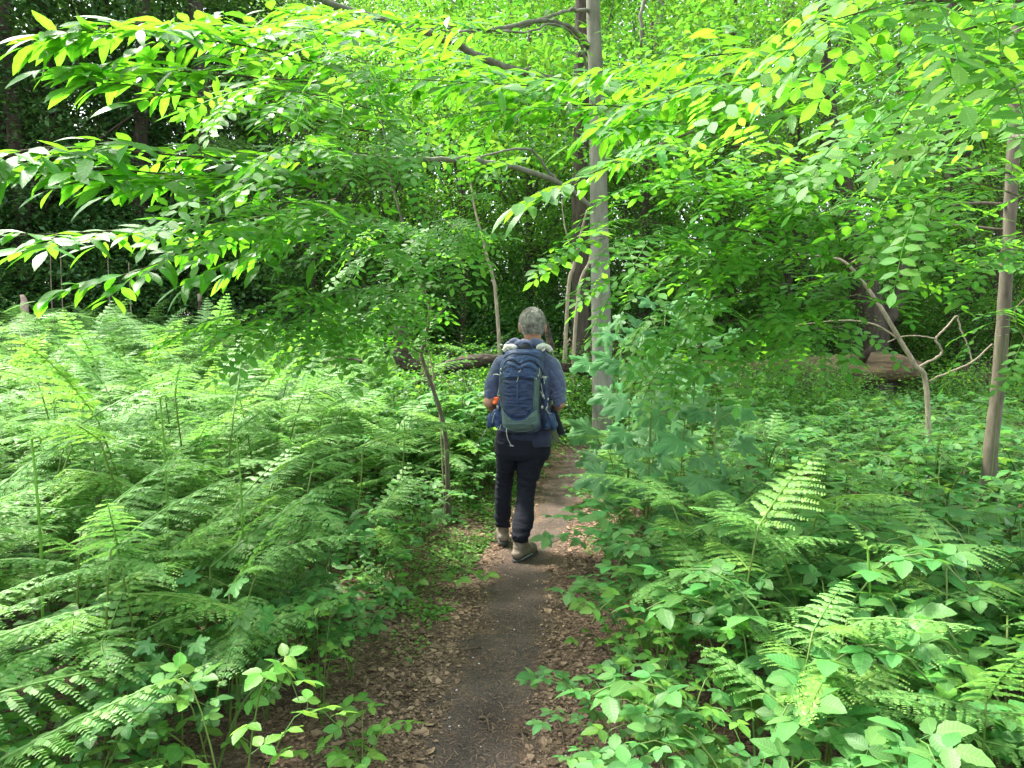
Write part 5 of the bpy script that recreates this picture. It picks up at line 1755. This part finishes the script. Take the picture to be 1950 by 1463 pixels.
# ------------------------------------------------------------------ the backpack
PK = empty('backpack', tuple(K(993, 760, 4.55)))
tag(PK, 'navy hiking backpack with grey-green base panel worn on the walker\'s back', 'backpack')
p0 = np.array(PK.location)
YB = 4.665
PROF = np.array([  # py, centre, half width, depth
    (663, 1000, 17, .085), (666, 1000, 30, .105), (671, 999, 36, .13), (680, 997, 38.5, .15), (692, 994, 41, .175), (705, 992.5, 42, .195), (725, 991, 41, .21), (745, 990, 39.5, .215),
    (765, 990, 38.5, .215), (785, 990.5, 38.5, .215), (797, 992, 39.5, .21), (808, 992.5, 40, .20), (816, 993, 37, .175), (822, 994, 31, .13), (825, 995, 20, .09)])


def surf(px, py, off=0.0):
    c = np.interp(py, PROF[:, 0], PROF[:, 1]); hw = np.interp(py, PROF[:, 0], PROF[:, 2]); d = np.interp(py, PROF[:, 0], PROF[:, 3])
    s = np.clip((px - c) / hw, -.995, .995)
    Y = YB - (d * (1 - abs(s) ** 2.6) ** (1 / 2.6)) - off
    return P(px, py, Y)


def pobj(name, g_, mat, parent=None, smooth=True):
    g_.V = g_.V - p0
    return obj(name, g_, mat, parent or PK, smooth)


rings = []
for k, (py, c, hw, d) in enumerate(smooth_path(PROF, 4)):
    pr = []
    for a in np.linspace(0, 2 * math.pi, 41)[:-1]:
        ca, sa = math.cos(a), math.sin(a)
        s = np.sign(ca) * abs(ca) ** (2 / 2.6)
        if sa <= 0:
            q = P(c + s * hw * .995, py, YB - d * abs(sa) ** (2 / 2.6))
        else:
            q = P(c + s * hw * .995, py, YB + .03 * abs(sa) ** (2 / 2.6))
        w = .004 * NV(q[0] * 25, q[1] * 25, q[2] * 40)
        pr.append(q + np.array((w, w, 0)))
    rings.append(np.array(pr))
main = pobj('main_compartment', loft(rings), M_PACK)


def panel(name, top, bot, mat, off=.012, nx=34, ny=26, wr=None, parent=None, edge=.12):
    """padded panel lying on the pack between two lines given in photo pixels"""
    top = np.array(top, float); bot = np.array(bot, float)
    tt = smooth_path(top, 6); bb = smooth_path(bot, 6)
    def pick(l, u):
        s = np.concatenate([[0], np.cumsum(np.hypot(*np.diff(l, axis=0).T))]); s /= s[-1]
        return np.array((np.interp(u, s, l[:, 0]), np.interp(u, s, l[:, 1])))
    V = []
    for j in range(ny + 1):
        v = j / ny
        for i in range(nx + 1):
            u = i / nx
            q = pick(tt, u) * (1 - v) + pick(bb, u) * v
            e = min(u, 1 - u, v, 1 - v) / edge
            f = math.sin(min(1, e) * math.pi / 2)
            o_ = -.004 + (off + .004) * f
            if wr: o_ += wr(q[0], q[1], u, v) * f
            V.append(surf(q[0], q[1], o_))
    Q = [(j * (nx + 1) + i, (j + 1) * (nx + 1) + i, (j + 1) * (nx + 1) + i + 1, j * (nx + 1) + i + 1) for j in range(ny) for i in range(nx)]
    return pobj(name, Geo(V, Q), mat, parent)


def line(name, pts, r=.003, off=.012, mat=M_SEAM, parent=None, k=5):
    l = smooth_path(np.array(pts, float), k)
    return pobj(name, tube(np.array([surf(a, b, off) for a, b in l]), r, 6), mat, parent)


wv = lambda sx_, sy_, amp, ph=0: (lambda a, b, u, v: amp * NV(a * sx_ + ph, b * sy_, ph * 3) - amp * .9 * math.exp(-abs(NV(a * sx_ * .7 + 7, b * sy_ * .8 + ph, 3)) * 9))
panel('top_band', [(965, 668), (980, 665), (1000, 664.5), (1020, 667), (1034, 671)], [(960, 681), (974, 673.5), (990, 674), (1012, 676), (1033, 684)], M_PACK, .008, wr=wv(.12, .2, .004))
panel('lid', [(960, 682), (974, 674), (992, 674.5), (1012, 677), (1032, 685)], [(956, 699), (968, 686), (980, 688), (990, 694), (1001, 687.5), (1014, 687), (1031, 702)], M_PACK, .016, wr=wv(.16, .16, .006, 2))
panel('upper_pocket', [(955.5, 703), (966, 687), (979, 688.5), (990, 694.5), (1001, 688.5), (1014, 688), (1030, 708)], [(956, 721), (974, 721.5), (990, 719), (1003, 721.5), (1019, 726)], M_PACK, .020, wr=wv(.14, .22, .007, 5))
panel('flap_arch', [(957, 702), (967, 690), (979, 692), (990, 698), (1001, 692), (1013, 691.5), (1025, 703)], [(958, 706), (966, 697.5), (978, 699.5), (989, 703), (1000, 699), (1011, 700), (1023, 708)], M_PACK, .027, ny=8, edge=.3, wr=wv(.2, .3, .003, 1))
panel('front_pocket', [(955, 721.5), (974, 722.5), (990, 720), (1003, 722.5), (1017, 726)], [(955, 772), (964, 788), (977, 797), (987, 799), (1000, 795), (1010, 786), (1016, 776)], M_PACKD, .018, ny=44, wr=wv(.055, .26, .0085, 9), edge=.07)
panel('side_panel', [(1017, 722), (1029, 722)], [(1016, 780), (1027, 782)], M_PACKG, .012, nx=10, ny=30, wr=wv(.2, .18, .005, 11), edge=.2)
panel('base_panel', [(953.5, 768), (963, 790), (976, 799), (987, 801), (1001, 797), (1012, 786), (1028, 776)], [(957, 812), (972, 819.5), (988, 822.5), (1005, 822), (1018, 818), (1029, 808)], M_PACKG, .012, wr=wv(.09, .16, .006, 13))
panel('upper_mesh', [(1021, 700), (1031, 706)], [(1019, 721), (1031, 721)], M_PACKG, .010, nx=8, ny=10, wr=wv(.5, .5, .004, 2), edge=.25)
line('piping', [(960, 697), (954.5, 706), (953, 722), (953, 745), (953.5, 765), (957, 782), (965, 793), (975, 800.5)], .0042, .012, M_PACKG)
line('piping', [(1018, 716), (1017, 740), (1016, 760), (1015.5, 778)], .0022, .016, M_PACKG)
line('piping', [(958, 812), (973, 819), (988, 822), (1004, 821), (1014, 816.5), (1018, 809)], .0026, .015, M_PACKG)
line('zip', [(959, 682.5), (973, 674), (990, 674.3), (1012, 676.5), (1033, 686)], .0036, .012)
line('zip', [(955.5, 702), (966, 686.5), (979, 688.2), (990, 694.5), (1001, 688), (1014, 687.4), (1026, 696), (1033, 708), (1034, 722)], .0036, .013)
line('zip', [(958, 705.5), (966, 698), (978, 700), (989, 704), (1000, 699.5), (1011, 700.5), (1022, 707)], .0030, .024)
line('seam', [(956, 721.5), (974, 722.3), (990, 719.8), (1003, 722.3), (1018, 726)], .0030, .012)
line('seam', [(957, 778), (977, 783), (997, 780), (1014, 784)], .0018, .018)
panel('daisy_chain', [(982.5, 721), (987.5, 721)], [(983, 779), (987, 779)], M_PACK, .026, nx=4, ny=24, edge=.3)
panel('emblem_patch', [(986, 707), (995, 700)], [(983.5, 713), (992, 710)], M_CORD, .028, nx=4, ny=4, edge=.4)
line('zip_pull', [(987, 718), (986, 722), (984, 728)], .0022, .030, M_CORD)
line('cord', [(1028, 700), (1027, 712), (1030, 718)], .002, .018, M_CORD)
for (px, py) in ((954.5, 704), (954, 712), (1025, 716), (1021, 722)):
    pobj('buckle', tube([surf(px, py - 2, .02), surf(px, py + 2.5, .02)], [.006, .005], 6), M_STEEL)
# haul loop
hp = smooth_path([P(983, 667, 4.58), P(988, 659, 4.58), P(996, 653.5, 4.58), (P(1004, 653, 4.58)), P(1011, 659, 4.58), P(1016, 667, 4.58)], 5)
pobj('haul_loop', tube(hp, .008, 8, ry=.004), M_PACK)
pobj('back_pad', loft([np.array([P(999 + dx * w, py, 4.60 + dy * .03) for dx, dy in ((-1, -1), (1, -1), (1, 1), (-1, 1))]) for py, w in ((656, 7), (660, 11), (668, 15))]), M_SEAM)
# shoulder straps over the shoulders and down the front
for sg, path, w in ((-1, [(976, 674, 4.63), (972, 664, 4.66), (968, 661, 4.74), (965, 668, 4.86), (962, 690, 4.93), (960, 740, 4.94), (957, 785, 4.90)], .026),
                    (1, [(1026, 676, 4.63), (1034, 666, 4.66), (1038, 663, 4.74), (1038, 670, 4.86), (1040, 695, 4.93), (1040, 740, 4.94), (1038, 785, 4.90)], .026)):
    q = smooth_path([P(*p) for p in path], 5)
    st = tube(q, w, 10, ry=.008)
    so_ = pobj('shoulder_strap', st, M_PACKD)
    q2 = q[2:15] + (0, -.004, .010)
    pad = tube(q2, np.full(len(q2), w * 1.12), 12, ry=.011)
    pad.V = pad.V + np.array([noise.noise_vector(Vector(v * 60)) for v in pad.V]) * .004
    pobj('strap_pad', pad, M_CREAM, so_)
for l_ in (((960, 671, 4.66), (965, 663.5, 4.65), (974, 661, 4.63), (984, 665, 4.60)), ((1022, 665, 4.60), (1033, 659.5, 4.63), (1044, 663, 4.65), (1050, 671, 4.66))):
    g_ = tube(smooth_path([P(*p) for p in l_], 8), np.array([.5, .8, 1, 1, 1] + [1.0] * 16 + [1, .95, .8, .5]) * .018, 14)
    g_.V = g_.V + np.array((0, 0, .004))
    g_.V = g_.V + np.array([noise.noise_vector(Vector(v * 55)) for v in g_.V]) * .002
    pobj('strap_pad', g_, M_CREAM)
# load lifter ends
for l in ([(972, 664, 4.62), (966, 671, 4.62), (962, 676, 4.60)], [(1040, 668, 4.62), (1047, 664, 4.60), (1052, 670, 4.60), (1054, 679, 4.60)], [(1020, 668, 4.58), (1024, 662, 4.58), (1031, 660, 4.6)]):
    pobj('strap_end', tube(smooth_path([P(*p) for p in l], 4), .0022, 5), M_CORD)


def blob(name, pts, mat, amp=.01, vox=.006, parent=None):
    g_ = cat([ellipsoid(P(a, b, c), r_, 16, 10) for (a, b, c, r_) in pts]); g_.V = g_.V - p0
    me = fuse(g_, vox, 3, lambda x, y, z: NV(x * 30, y * 20, z * 16) * amp)
    me.materials.clear(); me.materials.append(mat)
    return link(name, me, parent or PK)


# side pockets, hip belt with its two puffy pockets
blob('side_pocket', [(1036, 735, 4.60, (.022, .05, .06)), (1038, 765, 4.60, (.026, .055, .07)), (1038, 795, 4.60, (.026, .055, .05))], M_PACKD, .008)
blob('side_pocket', [(954, 740, 4.61, (.016, .05, .05)), (952, 770, 4.61, (.018, .05, .06)), (955, 795, 4.61, (.024, .05, .05))], M_PACKD, .008)
hb = [P(958, 796, 4.64), P(945, 793, 4.70), P(938, 794, 4.82), P(950, 797, 4.96), P(995, 799, 5.0), P(1040, 797, 4.96), P(1055, 795, 4.82), P(1048, 794, 4.70), P(1032, 797, 4.64)]
pobj('hip_belt', tube(smooth_path(hb, 5), .009, 8, ry=.030), M_PACKD)
blob('hip_pocket', [(947, 789, 4.62, (.034, .05, .045)), (936, 800, 4.66, (.034, .05, .052)), (949, 804, 4.62, (.028, .04, .045)), (931, 808, 4.68, (.020, .04, .028))], M_PACK, .012)
blob('hip_pocket', [(1042, 792, 4.62, (.028, .05, .045)), (1050, 800, 4.64, (.034, .05, .050)), (1054, 811, 4.66, (.028, .045, .036)), (1040, 808, 4.62, (.026, .045, .036))], M_PACK, .012)
for pts, m_, r_ in (([(937, 806, 4.58), (941, 790, 4.58), (950, 778, 4.60)], M_CORD, .0022), ([(956, 726, 4.62), (951, 740, 4.60), (947, 756, 4.60)], M_CORD, .004),
                    ([(1041, 762, 4.56), (1043, 775, 4.55), (1036, 782, 4.54)], M_CORD, .0025), ([(1030, 730, 4.53), (1033, 745, 4.52), (1037, 760, 4.52), (1033, 752, 4.50), (1029, 745, 4.5)], M_CORD, .0022),
                    ([(1044, 758, 4.56), (1041, 768, 4.56), (1040, 778, 4.56)], M_CREAM, .005), ([(1040, 778, 4.56), (1044, 786, 4.56), (1050, 788, 4.56)], M_CORD, .003),
                    ([(1026, 762, 4.48), (1036, 778, 4.52), (1046, 795, 4.56)], M_SEAM, .004), ([(1034, 716, 4.5), (1036, 722, 4.5), (1037, 732, 4.5)], M_CORD, .003), ([(1030, 720, 4.5), (1038, 717, 4.5), (1044, 719, 4.52)], M_CORD, .0025),
                    ([(953, 715, 4.60), (945, 713, 4.62), (939, 714, 4.64)], M_STEEL, .004), ([(949, 812, 4.56), (947, 818, 4.56), (951, 818, 4.56), (954, 808, 4.56)], M_CORD, .0022)):
    pobj('strap', tube(smooth_path([P(*p) for p in pts], 4), r_, 6), m_)
for (px, py, Y) in ((948, 776, 4.56), (1032, 776, 4.50), (1034, 755, 4.50), (1038, 720, 4.50)):
    pobj('buckle', tube([P(px, py - 3, Y), P(px + .6, py + 3, Y)], [.0085, .0075], 4, ry=.004), M_STEEL)
pobj('draw_cord', tube(smooth_path([P(965, 816, 4.50), P(964.5, 824, 4.50), P(967, 836, 4.52), P(973, 848, 4.54)], 5), .0032, 6), M_CORD)
pobj('cord_toggle', tube([P(971, 849.5, 4.54), P(974, 848.5, 4.54), P(978, 850, 4.54)], [.005, .006, .004], 6), M_CORD)
# orange pouch tucked at the left hip
OP = empty('orange_pouch', tuple(P(944, 763, 4.60))); tag(OP, 'small bright orange pouch tucked beside the pack above the left hip pocket', 'pouch')
g_ = cat([ellipsoid(P(946, 760, 4.60), (.022, .018, .014), 14, 9), ellipsoid(P(943, 766, 4.60), (.017, .016, .016), 14, 9), ellipsoid(P(950, 759, 4.60), (.014, .014, .010), 12, 8)]); g_.V -= np.array(OP.location)
me = fuse(g_, .0035, 2, lambda x, y, z: NV(x * 60, y * 40, z * 60) * .006); me.materials.clear(); me.materials.append(M_ORANGE); link('bag', me, OP)
gg = tube([P(942, 767, 4.585), P(941.5, 770, 4.585)], [.006, .005], 8); gg.V -= np.array(OP.location); obj('nozzle', gg, M_ORANGE, OP)


# olive flaps and the dark jacket tail hanging below the belt
def flap(name, a, b, w, mat, label, cat_, th=.004, taper=1.0):
    a, b = P(*a), P(*b)
    o_ = empty(name, tuple(a)); tag(o_, label, cat_)
    t = np.linspace(0, 1, 12)
    l = a + np.outer(t, b - a) + np.outer(np.sin(t * 3.1) * .008, (0, -1, 0))
    g_ = tube(l, np.linspace(w, w * taper, 12), 10, ry=th)
    # tube's wide side lies across the picture
    g_.V -= a
    obj('cloth', g_, mat, o_)


flap('olive_flap', (937, 800, 4.70), (915, 838, 4.72), .017, M_OLIVE, 'flat olive strap end sticking out below the left hip pocket', 'strap end')
flap('olive_flap', (1046, 800, 4.70), (1063, 844, 4.72), .019, M_OLIVE, 'flat olive strap end sticking out below the right hip pocket', 'strap end')
flap('jacket_tail', (1052, 775, 4.74), (1070, 828, 4.78), .022, M_SEAM, 'dark jacket tail hanging behind the right hip pocket', 'jacket tail', th=.008, taper=1.25)
